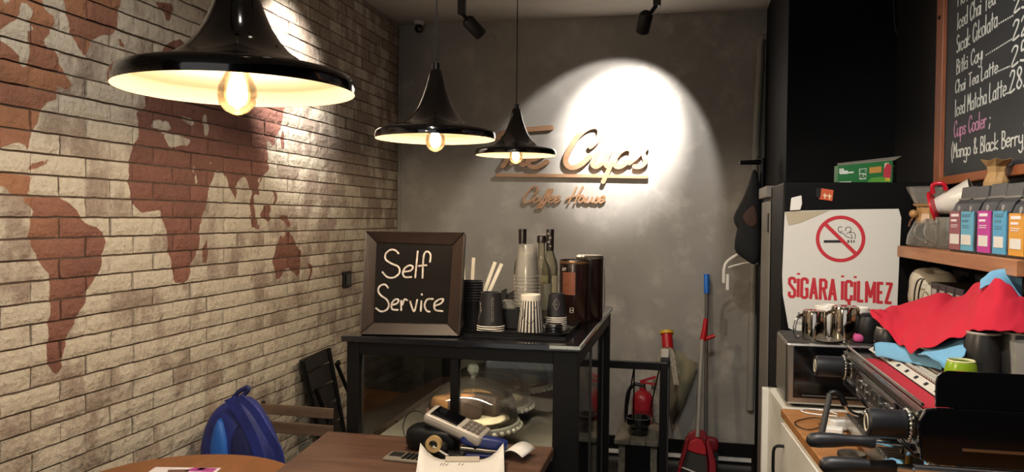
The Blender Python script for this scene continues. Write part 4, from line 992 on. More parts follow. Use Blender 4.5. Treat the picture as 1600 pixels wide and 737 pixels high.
# mop with red handle end, strap and plastic sheet
def at(x, y, Y): return onY(x, y, Y)
t = thing('mop', 'mop handle with a red grip and yellow ring behind the steel frame', 'mop', tuple(Vector((at(1040, 700, 4.62).x, 4.62, 0))))
a = at(1042, 522, 4.90); b = at(1044, 548, 4.86); c = Vector((at(1040, 700, 4.6).x, 4.6, .02))
G().tube([a, b], .033, 20).build('grip', RED, t, True)
k = (a - b).normalized(); G().tube([a + k * .0, a + k * .018], .041, 24).build('ring', mat('yellow_plastic', 'c9a21f', .4), t, True)
G().tube([b, b + (b - a).normalized() * .07], .028, 16).build('collar', mat('dark_grey_plastic', '2c2b2d', .5), t, True)
G().tube([b, c], .014, 12).build('pole', mat('mop_pole_grey', '4a4a4c', .4), t, True)
STRAP = mat('striped_web', 'b3ab9c', .8, var=('8f8778', 60))
def band(g, pts, w, th=.004):
    c_ = catmull(pts, 5); vs = []; fs = []
    for q in c_:
        for dx, dy in ((-w / 2, th / 2), (-w / 2, -th / 2), (w / 2, -th / 2), (w / 2, th / 2)): vs.append(q + Vector((dx, dy, 0)))
    for i in range(len(c_) - 1):
        for k in range(4): fs.append((i * 4 + k, i * 4 + (k + 1) % 4, i * 4 + 4 + (k + 1) % 4, i * 4 + 4 + k))
    e = (len(c_) - 1) * 4; fs += [(3, 2, 1, 0), (e, e + 1, e + 2, e + 3)]; g.add(vs, fs); return g
band(G(), [at(1030, 566, 4.80), at(1033, 549, 4.80), at(1040, 543, 4.80), at(1047, 545, 4.80), at(1051, 560, 4.80), at(1054, 582, 4.80), at(1057, 601, 4.80)], .032).build('head_strip', STRAP, t)
band(G(), [at(1033, 552, 4.84), at(1027, 580, 4.84), at(1022, 620, 4.84), at(1030, 660, 4.84)], .04).build('head_strip', STRAP, t)
G().bb(at(1033, 560, 4.79).x, at(1045, 560, 4.79).x, 4.775, 4.80, at(1040, 558, 4.79).z, at(1040, 545, 4.79).z).build('head_block', WHITEP, t, bevel=.004)
G().bb(at(1032, 575, 4.79).x, at(1045, 575, 4.79).x, 4.775, 4.80, at(1040, 570, 4.79).z, at(1040, 559, 4.79).z).build('head_joint', mat('dark_grey_plastic', '2c2b2d', .5), t, bevel=.004)
g = G(); P = [at(1052, 545, 4.93), at(1062, 548, 4.93), at(1075, 560, 4.92), at(1091, 567, 4.9), at(1080, 600, 4.9), at(1066, 635, 4.9), at(1052, 665, 4.9), at(1046, 640, 4.93), at(1048, 590, 4.95)]
c = sum(P, Vector()) / len(P) + Vector((0, -.04, 0)); g.add(P + [c], [(i, (i + 1) % len(P), len(P)) for i in range(len(P))])
props(g.build('plastic_sheet', glassmat('milky_plastic', 'd8d2b8', 1.4, .2, .55, 'b5ae90'), None, True, solid=.002), 'translucent yellowish plastic sheet hanging beside the mop', 'plastic sheet')
# broom and dustpan
t = thing('broom', 'broom with a blue tipped grey handle leaning on the plaster wall', 'broom', (at(1108, 735, 4.86).x, 4.86, 0))
a = at(1104, 428, 4.99); b = at(1104, 458, 4.98); c = at(1102, 738, 4.90)
G().tube([a, b], .017, 14).build('blue_grip', mat('blue_plastic', '1769c4', .4), t, True); G().tube([b, Vector((c.x, c.y, .16))], .011, 12).build('pole', mat('grey_pole', '5d5b57', .4), t, True)
G().blob((c.x, c.y, .13), (.15, .05, .09), .5, 18, 10).build('head', mat('broom_head_red', '7a1420', .5), t, True)
g = G()
for i in range(11): g.box((c.x - .066 + i * .0133, c.y, .045), (.009, .04, .09))
g.build('bristles', mat('dark_bristles', '2b2826', .8), t)
t = thing('dustpan', 'red long handled dustpan with a dark brush inside', 'dustpan', (at(1090, 735, 4.62).x, 4.62, 0))
a = at(1097, 530, 4.72); b = at(1090, 682, 4.64)
G().tube([a, b], .0115, 12).build('pole', mat('pale_grey_pole', '9b978f', .35), t, True)
G().tube([at(1103, 497, 4.73), at(1101, 515, 4.73), at(1098, 532, 4.73)], [.012, .016, .018], 12).build('red_grip', RED, t, True)
G().tube([at(1100, 529, 4.735), at(1108, 527, 4.735), at(1117, 524, 4.735)], [.014, .012, .011], 12).build('side_clip', RED, t, True)
PD = Plane(at(1090, 737, 4.6), (1, .05, 0), (0, .12, 1))
hood = [PD.px(*q) for q in ((1076, 680), (1090, 672), (1104, 677), (1110, 700), (1116, 722), (1118, 760), (1100, 772), (1056, 752), (1066, 715), (1070, 695))]
G().prism(hood, PD, -.10, -.075).build('hood_back', mat('dustpan_dark_red', '8a1420', .4), t, bevel=.006)
for i in (3, 8):
    pass
G().prism([PD.px(*q) for q in ((1107, 683), (1112, 700), (1118, 722), (1119, 766), (1108, 766), (1107, 722), (1102, 690))], PD, -.075, .035).build('hood_side', mat('dustpan_dark_red', '8a1420', .4), t, bevel=.006)
G().prism([PD.px(*q) for q in ((1072, 684), (1076, 684), (1072, 705), (1063, 735), (1060, 752), (1056, 750), (1063, 720))], PD, -.075, .035).build('hood_side', mat('dustpan_dark_red', '8a1420', .4), t, bevel=.006)
G().prism([PD.px(*q) for q in ((1072, 700), (1076, 690), (1088, 684), (1097, 687), (1102, 697), (1103, 710), (1088, 707), (1072, 701))], PD, -.05, .02).build('brush_block', RED, t, bevel=.006)
G().prism([PD.px(*q) for q in ((1072, 702), (1088, 708), (1103, 711), (1104, 740), (1102, 758), (1080, 748), (1065, 735))], PD, -.045, .012).build('brush_bristles', mat('grey_bristles', '3a3834', .9, bump=(200, .8)), t)
G().stroke([PD.px(*q) for q in ((1062, 727), (1080, 734), (1098, 742))], .008, PD, .02, .026, smooth=False).build('lip', WHITEP, t)
# pipe
t = thing('drain_pipe', 'grey plastic pipe running down the plaster wall beside the black wall', 'pipe', (.43, YB - .03, 0))
a = at(1189, 68, 4.985)
G().tube(catmull([(.462, 4.985, a.z + .035), (a.x + .012, 4.985, a.z + .03), (a.x, 4.985, a.z), (a.x - .002, 4.985, a.z - .1)], 5) + [at(1180, 250, 4.985), at(1172, 640, 4.985)], .022, 16).build('tube', mat('grey_pvc', '8b877f', .45), t, True)
for y in (100, 232): q = at(1187.5 - (y - 100) * .05, y, 4.985); G().cyl(q, q + Vector((0, 0, -.045)), .0265, 16).build('coupling', mat('grey_pvc', '8b877f', .45), t, True)
# coat stand with apron and hanger
px_ = .385; py_ = 4.30
p = onY(1186, 560, 4.30)
t = thing('coat_stand', 'thin black coat stand pole beside the fridge', 'coat stand', (p.x, p.y, 0))
ztop = onY(1184, 253, 4.30).z
G().cyl((p.x, p.y, .02), (p.x, p.y, ztop + .02), .016, 14).build('pole', BLACK, t, True)
G().lathe([(.001, 0), (.09, 0), (.09, .012), (.02, .03), (.001, .03)], (p.x, p.y, 0), 28).build('base', BLACK, t, True)
G().tube([(p.x, p.y, ztop), (p.x - .04, p.y - .01, ztop - .002), onY(1156, 254, 4.28)], [.013, .013, .011], 10).build('arm', BLACK, t, True)
def hang(name, pts, Y, d, m, parent): return sheetbag(name, pts, Y, d, m, parent)
t = thing('apron', 'dark navy apron with a brown patch hanging from the coat stand', 'apron', tuple(onY(1170, 415, 4.235)))
CL = mat('dark_apron_cloth', '0f1216', .85, bump=(25, .5))
bdy = hang('cloth', [(1176, 262), (1184, 262), (1188, 285), (1190, 330), (1189, 380), (1187, 412), (1178, 416), (1170, 411), (1156, 401), (1144, 393), (1150, 362), (1152, 356), (1149, 354), (1143, 340), (1152, 325), (1164, 302), (1173, 275)], 4.24, .045, CL, t)
hang('brown_patch', [(1156, 337), (1170, 325), (1180, 314), (1185, 340), (1184, 352), (1176, 358), (1166, 352)], 4.196, .012, mat('brown_cloth', '3f2a25', .8), t)
t = thing('clothes_hanger', 'white plastic clothes hanger under the dark apron', 'hanger', tuple(onY(1162, 420, 4.33)))
G().tube(catmull([onY(x, y, 4.34) for x, y in ((1131, 440), (1132, 418), (1137, 408), (1150, 399), (1164, 392), (1178, 396), (1190, 403), (1196, 412), (1196.5, 440))], 5), .0085, 10).build('bar', WHITEP, t, True)
for x, y0, y1 in ((1131, 420, 442), (1137, 428, 453), (1196, 420, 442), (1192, 430, 455)): G().box((onY(x, y0, 4.33).x, 4.33, (onY(x, y0, 4.33).z + onY(x, y1, 4.33).z) / 2), (.016, .018, onY(x, y0, 4.33).z - onY(x, y1, 4.33).z)).build('clip', WHITEP, t, bevel=.003)
G().tube(catmull([onY(1138, 418, 4.34), onY(1150, 414, 4.34), onY(1170, 410, 4.34), onY(1185, 412, 4.34), onY(1193, 418, 4.34)], 4), .005, 8).build('lower_bar', WHITEP, t, True)
G().tube(catmull([onY(1164, 392, 4.34), onY(1166, 384, 4.32), onY(1175, 378, 4.30), onY(1184, 380, 4.285)], 4), .004, 8).build('hook', CHROME, t, True)

# ------------------------------------------------------------------ poster and magnets on the fridge, box on top
FP = Plane((FX0, FY0 - .0008, 1.0), (1, 0, 0), (0, 0, 1))
fx = lambda *a: [FP.px(*q) for q in a]
PRED = mat('poster_red', 'b3202c', .6); PINK_ = None
t = thing('poster', 'white no smoking poster reading SİGARA İÇİLMEZ on the fridge', 'poster', tuple(FP.at(*FP.px(1315, 517))))
sheet = G().prism(fx((1226, 331), (1250, 329), (1330, 327), (1404, 326), (1408, 340), (1402, 470), (1402, 520), (1340, 519), (1240, 516), (1232, 512), (1223, 460), (1222, 430)), FP, .0005, .0018).build('sheet', mat('poster_paper', 'c9c6be', .7), t)
G().prism(fx((1226, 331), (1296, 328.5), (1250, 348), (1232, 352)), FP, .0022, .0032).build('folded_corner', mat('poster_back', 'a99d86', .8), sheet)
cxp, cyp = FP.px(1313, 373); rp = (FP.px(1352, 373)[0] - cxp)
n = 64; g = G()
o_ = [(cxp + rp * math.cos(2 * pi * i / n), cyp + rp * 1.0 * math.sin(2 * pi * i / n)) for i in range(n)]; i_ = [(cxp + rp * .85 * math.cos(2 * pi * i / n), cyp + rp * .85 * math.sin(2 * pi * i / n)) for i in range(n)]
g.add([FP.at(*q, .0026) for q in o_ + i_] + [FP.at(*q, .0019) for q in o_ + i_], [(i, (i + 1) % n, n + (i + 1) % n, n + i) for i in range(n)] + [(i, (i + 1) % n, 2 * n + (i + 1) % n, 2 * n + i) for i in range(n)])
g.stroke([(cxp - rp * .64, cyp + rp * .64), (cxp + rp * .64, cyp - rp * .64)], rp * .155, FP, .0019, .0026, smooth=False, round=False)
g.build('prohibition_sign', PRED, t)
g = G()
for a in (((1287, 377), (1318, 377)), ((1324, 377), (1326.5, 377)), ((1329, 377), (1331, 377)), ((1333.3, 377), (1335, 377))): g.stroke(fx(*a), .0095, FP, .0019, .0024, smooth=False, round=False)
for s in ("355,150 335,155 330,135 340,125 352,128", "340,160 360,165 375,180 395,188 410,192 405,170", "372,150 375,132 395,128 405,142 400,155 420,160 428,175 426,195", "380,165 395,155 400,165"): g.stroke(fx(*T(1220, 320, 3.684, s)), .0022, FP, .0019, .0024)
g.build('cigarette', mat('poster_black', '1a1716', .7), t)
PG = {'S': (4, "4,7.4 4,9.3 2.9,10 1.1,10 0,9.3 0,7 4,3.4 4,.8 2.9,0 1.1,0 0,.8 0,2.7"), 'İ': (0, "0,0 0,10|0,12 0,13"), 'G': (4, "4,7.4 4,9.3 2.9,10 1.1,10 0,9.3 0,.7 1.1,0 2.9,0 4,.7 4,4.6 2.4,4.6"), 'A': (4.6, "0,-.6 2.3,10.4 4.6,-.6|.9,3 3.7,3"), 'R': (4, "0,-.6 0,10 2.9,10 4,9.2 4,6.2 2.9,5.4 .3,5.4|2.2,5.4 4.2,-.6"), 'Ç': (4, "4,7.2 4,9.3 2.9,10 1.1,10 0,9.3 0,.7 1.1,0 2.9,0 4,.7 4,2.8|2.3,0 2.6,-2 1.6,-2.3"), 'L': (3.2, "0,10.6 0,0 3.6,0"), 'M': (5.6, "0,-.6 0,10.2 2.8,2.5 5.6,10.2 5.6,-.6"), 'E': (3.2, "3.6,10 0,10 0,0 3.6,0|0,5.2 3,5.2"), 'Z': (3.6, "-.3,10 3.6,10 0,0 4,0")}
g = G(); txt = "SİGARA İÇİLMEZ"; gap = 2.5; tot = sum(2.2 if c == ' ' else PG[c][0] + gap for c in txt) - gap
a = Vector(FP.px(1233, 463)); b = Vector(FP.px(1392, 473)); U_ = (b - a) / tot; hh = (FP.px(1233, 434)[1] - FP.px(1233, 463)[1]) / 10; x = 0
for ch in txt:
    if ch == ' ': x += 2.2; continue
    for s in parse(PG[ch][1]):
        pts = [a + U_ * (x + u) + Vector((0, v * hh)) for u, v in s]; hw = U_.x * 1.12
        for i in range(len(pts) - 1):
            tv = (pts[i + 1] - pts[i]).normalized()
            g.stroke([pts[i] - tv * (hw * .55 if i else 0), pts[i + 1] + tv * (hw * .55 if i < len(pts) - 2 else 0)], hw * 2, FP, .0019, .0025, smooth=False, round=False)
    x += PG[ch][0] + gap
g.build('red_lettering', PRED, t)
g = G(); GLx = dict(GL)
write(g, 'Bu', FP, FP.px(1247, 497), FP.px(1253, 497.5), .022, .0026, .0019, .0023)
for xa, xb, y in ((1241, 1256, 506), (1346, 1368, 501)):
    k = 0; x = xa
    while x < xb: g.stroke(fx((x, y), (x + 1.2, y - 5), (x + 2, y)), .002, FP, .0019, .0023, smooth=False); x += 3.6
g.build('small_print', mat('poster_grey', '55504a', .7), t)
t = G().prism(fx((1236, 309), (1252, 305), (1253, 318), (1250, 328), (1234, 329)), FP, .001, .012).build('fridge_magnet', WHITEP, None, bevel=.003); props(t, 'white magnet clip above the poster corner', 'magnet')
t = thing('fridge_magnet', 'orange and black magnet on the fridge above the poster', 'magnet', tuple(FP.at(*FP.px(1288, 310))))
G().prism(fx((1283, 294), (1302, 297), (1300, 314), (1279, 311)), FP, .001, .006).build('tile', mat('orange_enamel', 'b7502a', .4), t)
G().prism(fx((1275, 294), (1283, 294), (1281, 309), (1274, 308)), FP, .001, .007).build('dark_end', BLACKP, t)
g = G(); write(g, 'tt', FP, FP.px(1286, 309), FP.px(1298, 311), .018, .004, .006, .0066); g.build('print', mat('cream_print', 'd8cba8', .5), t)
# stretch film box
zt = FZ + .001; a = onZ(1308, 282, zt); b = onZ(1395, 281, zt)
fy = FY0 + .14; A = onY(1309, 282, fy); B = onY(1395, 281, fy); Ht = onY(1350, 250, fy).z - zt
t = thing('film_box', 'green stretch film box lying on the fridge', 'box', ((A.x + B.x) / 2, fy + .05, zt))
GB = Plane((A.x, fy, zt), (1, .05, 0), (0, 0, 1)); Lb = B.x - A.x
GRN = mat('green_carton', '17652f', .45); DGRN = mat('dark_green_carton', '0d2a17', .5)
bx4 = lambda u, v, d: GB.at(u, v, d)
h0, h1 = Ht * .78, Ht * 1.02
vs = [bx4(0, 0, 0), bx4(Lb, 0, 0), bx4(Lb, h1, 0), bx4(0, h0, 0), bx4(.0, 0, -.06), bx4(Lb + .035, 0, -.075), bx4(Lb + .035, h1 * .97, -.075), bx4(.0, h0, -.06)]
G().add(vs, [(0, 1, 2, 3), (4, 7, 6, 5), (0, 4, 5, 1), (2, 6, 7, 3), (3, 7, 4, 0), (1, 5, 6, 2)]).build('carton', GRN, t)
EP = Plane(vs[1], vs[5] - vs[1], (0, 0, 1)); el = (vs[5] - vs[1]).length
ep = G().prism([(0, 0), (el, 0), (el, h1 * .97), (0, h1)], EP, .0005, .0015).build('end_flap', DGRN, t)
G().add([bx4(0, h0, .001), bx4(Lb + .01, h1, .001), bx4(Lb + .05, h1 * 1.2, -.06), bx4(.01, h0 * 1.16, -.06)], [(0, 1, 2, 3)]).build('open_lid', mat('carton_inside', '8f8a7e', .7), t, solid=.002)
def gp(u, v): return (u * Lb, v * h0)
for nm, c, poly in (('white_panel', 'c9cfc2', [(.40, .22), (.52, .24), (.53, .84), (.39, .80)]), ('pack_picture', 'b7843a', [(.58, .55), (.80, .62), (.80, .95), (.58, .88)]), ('fruit_picture', 'b02a3c', [(.84, .35), (.97, .30), (.98, 1.0), (.90, 1.12), (.84, .8)]), ('hand_picture', 'd0c0a8', [(.84, .75), (.93, .75), (.93, 1.15), (.86, 1.12)]), ('leaf_picture', '4f8f2f', [(.52, .02), (.97, .02), (.97, .3), (.80, .38), (.62, .32)]), ('lemon_picture', 'c2a534', [(.86, .16), (.96, .14), (.96, .30), (.88, .32)])):
    G().prism([gp(*q) for q in poly], GB, .0005, .001 + .0002 * len(nm) % .001).build(nm, mat(nm, c, .5), t)
g = G(); wm = mat('carton_white', 'cdd3c8', .5)
write(g, 'Ulm', GB, gp(.04, .55), gp(.17, .56), h0 * .24, .006, .0008, .0016); g.stroke([gp(.20, .60), gp(.28, .62)], .006, GB, .0008, .0016, smooth=False); g.stroke([gp(.03, .06), gp(.24, .08)], .005, GB, .0008, .0016, smooth=False); g.build('print', wm, t)
g = G(); write(g, 'STREÇ', GB, gp(.408, .58), gp(.515, .60), h0 * .17, .0035, .0014, .002); write(g, 'FİLM', GB, gp(.41, .30), gp(.505, .31), h0 * .17, .0035, .0014, .002); g.build('panel_print', GRN, t)
g = G()
for v in (.75, .55, .3, .15): g.stroke([(el * .15, h1 * v), (el * .8, h1 * v)], .006 if v > .5 else .002, EP, .0015, .002, smooth=False)
g.build('flap_print', mat('dim_print', '6d7a68', .6), ep)

# ------------------------------------------------------------------ microwave and what stands on it
mx0, mx1, my0, my1, mz0 = .335, .815, 2.735, 3.02, KZ + .012; mz1 = onY(1232, 535, my0).z
t = thing('microwave', 'steel fronted microwave oven at the end of the bar', 'microwave', ((mx0 + mx1) / 2, (my0 + my1) / 2, KZ))
G().bb(mx0, mx1, my0 + .02, my1, mz0, mz1).build('housing', mat('microwave_steel', '8d877c', .35, .7, bump=(80, .05)), t, bevel=.008)
fr_ = G().bb(mx0, mx1, my0, my0 + .02, mz0, mz1).build('door', STEEL, t, bevel=.008)
G().bb(mx0 + .022, mx1 - .10, my0 - .003, my0, mz0 + .022, mz1 - .010).build('door_glass', BLACKG, fr_, bevel=.002)
G().bb(mx1 - .095, mx1 - .01, my0 - .003, my0, mz0 + .02, mz1 - .012).build('control_panel', BLACKP, fr_, bevel=.002)
G().bb(mx0 + .05, mx1 - .12, my0 - .004, my0 - .003, mz0 + .03, mz0 + .033).build('glass_print', mat('dim_silver', '55524d', .5), fr_)
G().bb(mx0 + .006, mx1 - .006, my0 + .014, my1 - .004, mz1, mz1 + .003).build('top_mat', mat('dark_rubber_mat', '2b2a28', .7), t)
for x in (mx0 + .04, mx1 - .04):
    for y in (my0 + .05, my1 - .05): G().cyl((x, y, KZ), (x, y, mz0), .014, 10).build('foot', BLACKP, t)
MT = mz1 + .0035
POL = mat('polished_jug_steel', 'c9c2b8', .1, 1)
def jug(xp, Y, r, h, label, hx):
    p = onY(xp, 520, Y); x = p.x
    t = thing('milk_jug', label, 'milk jug', (x, Y, MT), 'steel milk jugs on the microwave')
    G().lathe([(r * .97, 0), (r, .003), (r * .99, h * .55), (r * .97, h - .012), (r * .9, h - .002), (r * .8, h), (.001, h - .002)], (x, Y, MT), 36).build('jug_wall', POL, t, True)
    G().tube(catmull([(x - r * .93, Y - .008, MT + h * .84), (x - r * 1.35, Y - .012, MT + h * .74), (x - r * 1.6, Y - .014, MT + h * .42), (x - r * 1.5, Y - .012, MT + h * .12), (x - r * 1.22, Y - .01, MT + h * .08)], 5), .0055, 8).build('handle', POL, t, True)
    G().prism([(-r * .5, 0), (r * .5, 0), (0, .022)], Plane((x, Y - r * .9, MT + .001), (1, 0, 0), (0, -1, 0)), 0, .02).build('spout', POL, t)
jug(1272, 2.81, .040, .098, 'smaller upturned steel milk jug at the left end of the microwave', 0); jug(1320, 2.81, .046, .115, 'larger upturned steel milk jug on the microwave', 0)
for xp, Y, h, lb in ((1291, 2.93, .105, 'white ceramic cup standing between the two steel jugs'), (1338, 2.93, .10, 'white ceramic cup half hidden right of the larger steel jug')):
    p = onY(xp, 520, Y)
    c = thing('white_cup', lb, 'cup', (p.x, Y, MT)); G().lathe([(.001, 0), (.032, 0), (.036, .005), (.04, h - .004), (.038, h), (.036, h - .006), (.03, .01), (.001, .008)], (p.x, Y, MT), 30).build('cup_wall', mat('white_ceramic', 'd5d0c6', .25), c, True)
    G().tube(catmull([(p.x + .038, Y, MT + h * .8), (p.x + .062, Y, MT + h * .7), (p.x + .06, Y, MT + h * .35), (p.x + .036, Y, MT + h * .25)], 5), .005, 8).build('handle', mat('white_ceramic', 'd5d0c6', .25), c, True)
p = onY(1296, 531, 2.765); q = G().lathe([(.001, .002), (.02, 0), (.04, .004), (.042, .008), (.02, .005), (.001, .006)], (p.x, 2.775, MT), 28).build('saucer', mat('glass_saucer', '9a958a', .1, .4), None, True); props(q, 'small shiny saucer between the steel jugs', 'saucer')
p = onY(1342, 526, 2.77); q = G().blob((p.x, 2.775, MT + .014), (.035, .03, .028), .8, 12, 8, wob=.006, seed=2).build('pink_sponge', mat('pink_sponge', 'b8487f', .8), None, True); props(q, 'small pink sponge right of the larger steel jug', 'sponge')
p = onY(1357, 520, 2.80)
t = thing('black_jug', 'black rounded jug at the right end of the microwave', 'jug', (p.x, 2.80, MT))
G().lathe([(.001, 0), (.04, 0), (.044, .01), (.044, .06), (.036, .085), (.02, .094), (.001, .096)], (p.x, 2.80, MT), 28).build('body', BLACKP, t, True); G().tube(catmull([(p.x + .03, 2.77, MT + .08), (p.x + .06, 2.76, MT + .07), (p.x + .06, 2.76, MT + .03), (p.x + .04, 2.77, MT + .02)], 4), .006, 8).build('handle', BLACKP, t, True)

# ------------------------------------------------------------------ cables and adapter on the worktop
def wz(x, y, z=.004): return onZ(x, y, KZ + z)
t = thing('phone_charger', 'white phone charger with tangled cable on the worktop', 'charger', tuple(wz(1310, 665, 0)))
p = wz(1312, 662, .018); G().box(p, (.062, .045, .032), rotm(0, 0, 25)).build('adapter', WHITEP, t, bevel=.005)
p = wz(1303, 673, .012); G().box(p, (.05, .035, .022), rotm(0, 0, -15)).build('plug', WHITEP, t, bevel=.004)
G().tube(catmull([wz(x, y) for x, y in ((1312, 664), (1340, 668), (1365, 662), (1395, 660))], 5), .0022, 6).build('cable', WHITEP, t, True)
G().tube(catmull([wz(x, y) for x, y in ((1308, 650), (1285, 648), (1262, 645), (1252, 641), (1262, 638.5), (1290, 641), (1308, 647))], 5), .0025, 6).build('cable', WHITEP, t, True)
G().tube(catmull([wz(x, y) for x, y in ((1304, 664), (1318, 678), (1330, 680), (1342, 668), (1350, 675))], 4), .002, 6).build('cable', WHITEP, t, True)
t = thing('black_cable', 'thin black cable lying in a loop on the worktop', 'cable', tuple(wz(1260, 660, 0)))
G().tube(catmull([wz(x, y) for x, y in ((1290, 655), (1272, 652), (1246, 657), (1243, 663), (1262, 671), (1285, 666), (1300, 660))], 5), .0016, 6).build('cord', BLACKP, t, True)

# ------------------------------------------------------------------ espresso machine
MX, MXb, MY0, MY1, MZ = .462, .925, 1.70, 2.47, 1.10
t = thing('espresso_machine', 'black and chrome espresso machine on the bar', 'espresso machine', ((MX + MXb) / 2, (MY0 + MY1) / 2, KZ))
DC = mat('dark_chrome', '5c5853', .18, 1)
sec = [(MX + .012, MZ - .004), (MX, MZ - .02), (MX + .005, 1.006), (MX + .03, 1.0), (MXb, 1.0), (MXb, MZ - .004)]
XZ0 = Plane((0, MY0 + .012, 0), (1, 0, 0), (0, 0, 1)); Ln = MY1 - MY0 - .024
G().prism(sec, XZ0, -Ln, 0).build('upper_body', mat('machine_black_steel', '1a1918', .22, .5), t)
side = [(MX - .004, MZ - .02), (MX + .008, MZ + .002), (MX + .03, MZ + .006), (MXb, MZ + .006), (MXb, .998), (MX + .03, .994), (MX + .002, 1.002)]
for y in (MY0, MY1 - .012): G().prism(side, Plane((0, y, 0), (1, 0, 0), (0, 0, 1)), -.012, .0).build('side_panel', BLACKG, t, bevel=.003)
sp = G().bb(MX + .075, MXb, MY0 - .004, MY0, 1.026, 1.032).build('side_trim', CHROME, t)
G().tube([(MX - .01, MY0 + .002, .984), (MXb, MY0 + .002, .984)], .009, 14).build('lower_rail', mat('brushed_rail', 'd5d8da', .22, 1), t, True)
for z in (1.0, 1.006, 1.083, 1.092): G().bb(MX - .004, MX + .006, MY0 + .02, MY1 - .012, z, z + .004).build('panel_trim', STEEL if z > 1.05 else DC, t)
for k, z in enumerate((1.012, 1.016, 1.073, 1.078)): G().bb(MX - .002, MX + .004, MY0 + .06, MY1 - .03, z, z + .002).build('panel_trim', DC, t)
# emblem on the front
EM = Plane((MX - .0005, 2.27, 1.010), (0, -1, 0), (0, 0, 1)); EM.N = Vector((-1, 0, 0))
em = G(); cap = rrect(0, .40, 0, .062, .02, 4); em.prism(cap, EM, .0005, .003); e0 = em.build('emblem_plate', mat('emblem_dark', '242220', .3, .6), t)
em = G(); n = len(cap); inn = rrect(.006, .394, .006, .056, .016, 4)
em.add([EM.at(*q, .006) for q in cap] + [EM.at(*q, .006) for q in inn] + [EM.at(*q, .001) for q in cap] + [EM.at(*q, .001) for q in inn], [(i, (i + 1) % n, n + (i + 1) % n, n + i) for i in range(n)] + [(i, (i + 1) % n, 2 * n + (i + 1) % n, 2 * n + i) for i in range(n)] + [(n + i, n + (i + 1) % n, 3 * n + (i + 1) % n, 3 * n + i) for i in range(n)]); em.build('emblem_frame', CHROME, e0)
em = G()
for k in range(15):
    if k in (4, 10): continue
    u = .03 + k * .0242; hgt = .03 if k < 5 or k > 9 else .036
    em.stroke([(u, .013), (u + .006, .013 + hgt)], .0045, EM, .003, .007, smooth=False); em.stroke([(u + .002, .015 + hgt * (.5 if k % 2 else .95)), (u + .014, .015 + hgt * (.5 if k % 2 else .95))], .0045, EM, .003, .007, smooth=False)
em.build('emblem_letters', STEEL, e0)
# steam knobs
def knob(p, L, r):
    k = G().tube([(p.x - L, p.y, p.z), (p.x - L + .004, p.y, p.z), (p.x - .012, p.y, p.z), (p.x - .008, p.y, p.z)], [r * .9, r, r, r * .92], 28).build('steam_knob', mat('knob_black', '1c1c20', .45), t, True, auto=30)
    G().lathe([(r * .45, 0), (r * .62, .002), (r * .66, .0)], (p.x - L - .001, p.y, p.z), 24, rotm(0, -90, 0)).build('knob_ring', mat('ring_cream', 'b5ab95', .4), k, True)
    for q in (0, .016):
        g = G()
        for i in range(22):
            a = 2 * pi * i / 22; g.blob((p.x - .004 + q, p.y + (r * 1.05) * math.cos(a), p.z + (r * 1.05) * math.sin(a)), (.009, .009, .009), 1, 8, 5)
        g.build('beaded_ring', CHROME, k, True)
    G().cyl((p.x - .006, p.y, p.z), (p.x + .02, p.y, p.z), r * .9, 20).build('collar', DC, k, True)
kp = onY(1452, 668, MY0 + .03); knob(Vector((MX - .009, MY0 + .045, kp.z)), .08, .029)
kp = onY(1335, 573, MY1 - .06); knob(Vector((MX - .009, MY1 - .07, kp.z)), .08, .029)
# group heads with portafilters
def porta(y, z, label_tip):
    g = G().lathe([(.001, 0), (.034, 0), (.036, .03), (.03, .05), (.001, .05)], (MX + .06, y, z + .012), 28).build('group_head', CHROME, t, True)
    b = G().lathe([(.026, -.022), (.033, -.018), (.034, .012), (.001, .012)], (MX + .06, y, z), 28).build('filter_basket', CHROME, t, True)
    G().tube([(MX + .03, y, z), (MX - .012, y, z + .001), (MX - .03, y, z + .002)], [.012, .009, .0085], 12).build('neck', CHROME, b, True)
    G().tube([(MX - .028, y, z + .002), (MX - .034, y, z + .002), (MX - .06, y, z + .002), (MX - .09, y, z + .001), (MX - .115, y, z), (MX - .15, y, z - .002), (MX - .168, y, z - .003), (MX - .176, y, z - .003)], [.013, .0155, .0125, .0135, .0165, .018, .0155, .006], 18).build('handle', mat('knob_black', '1c1c20', .45), b, True, auto=60)
    G().cyl((MX + .045, y, z - .05), (MX + .045, y, z - .018), .008, 12).build('spout', BRASS, b, True)
za = onY(1330, 689, 1.95).z
porta(1.95, za, ''); porta(1.765, za - .002, ''); porta(2.25, za, '') if False else None
# steam wand
wx = [onY(x, y, 2.30) for x, y in ((1352, 610), (1356, 636), (1346, 648), (1330, 644), (1320, 632), (1315, 620))]
sw = G().tube(catmull(wx, 5), .0055, 10).build('steam_wand', CHROME, t, True)
G().tube(catmull([onY(x, y, 2.30) for x, y in ((1320, 632), (1314, 620), (1305, 613), (1297, 615))], 5), .0085, 10).build('rubber_sleeve', BLACKP, sw, True)
G().tube([onY(1297, 615, 2.30), onY(1284, 676, 2.27)], [.008, .0085], 10).build('grip', mat('grip_grey', '33312f', .6), sw, True)
G().tube([onY(1284, 676, 2.27), onY(1282.5, 682, 2.268)], [.006, .004], 10).build('tip', CHROME, sw, True)
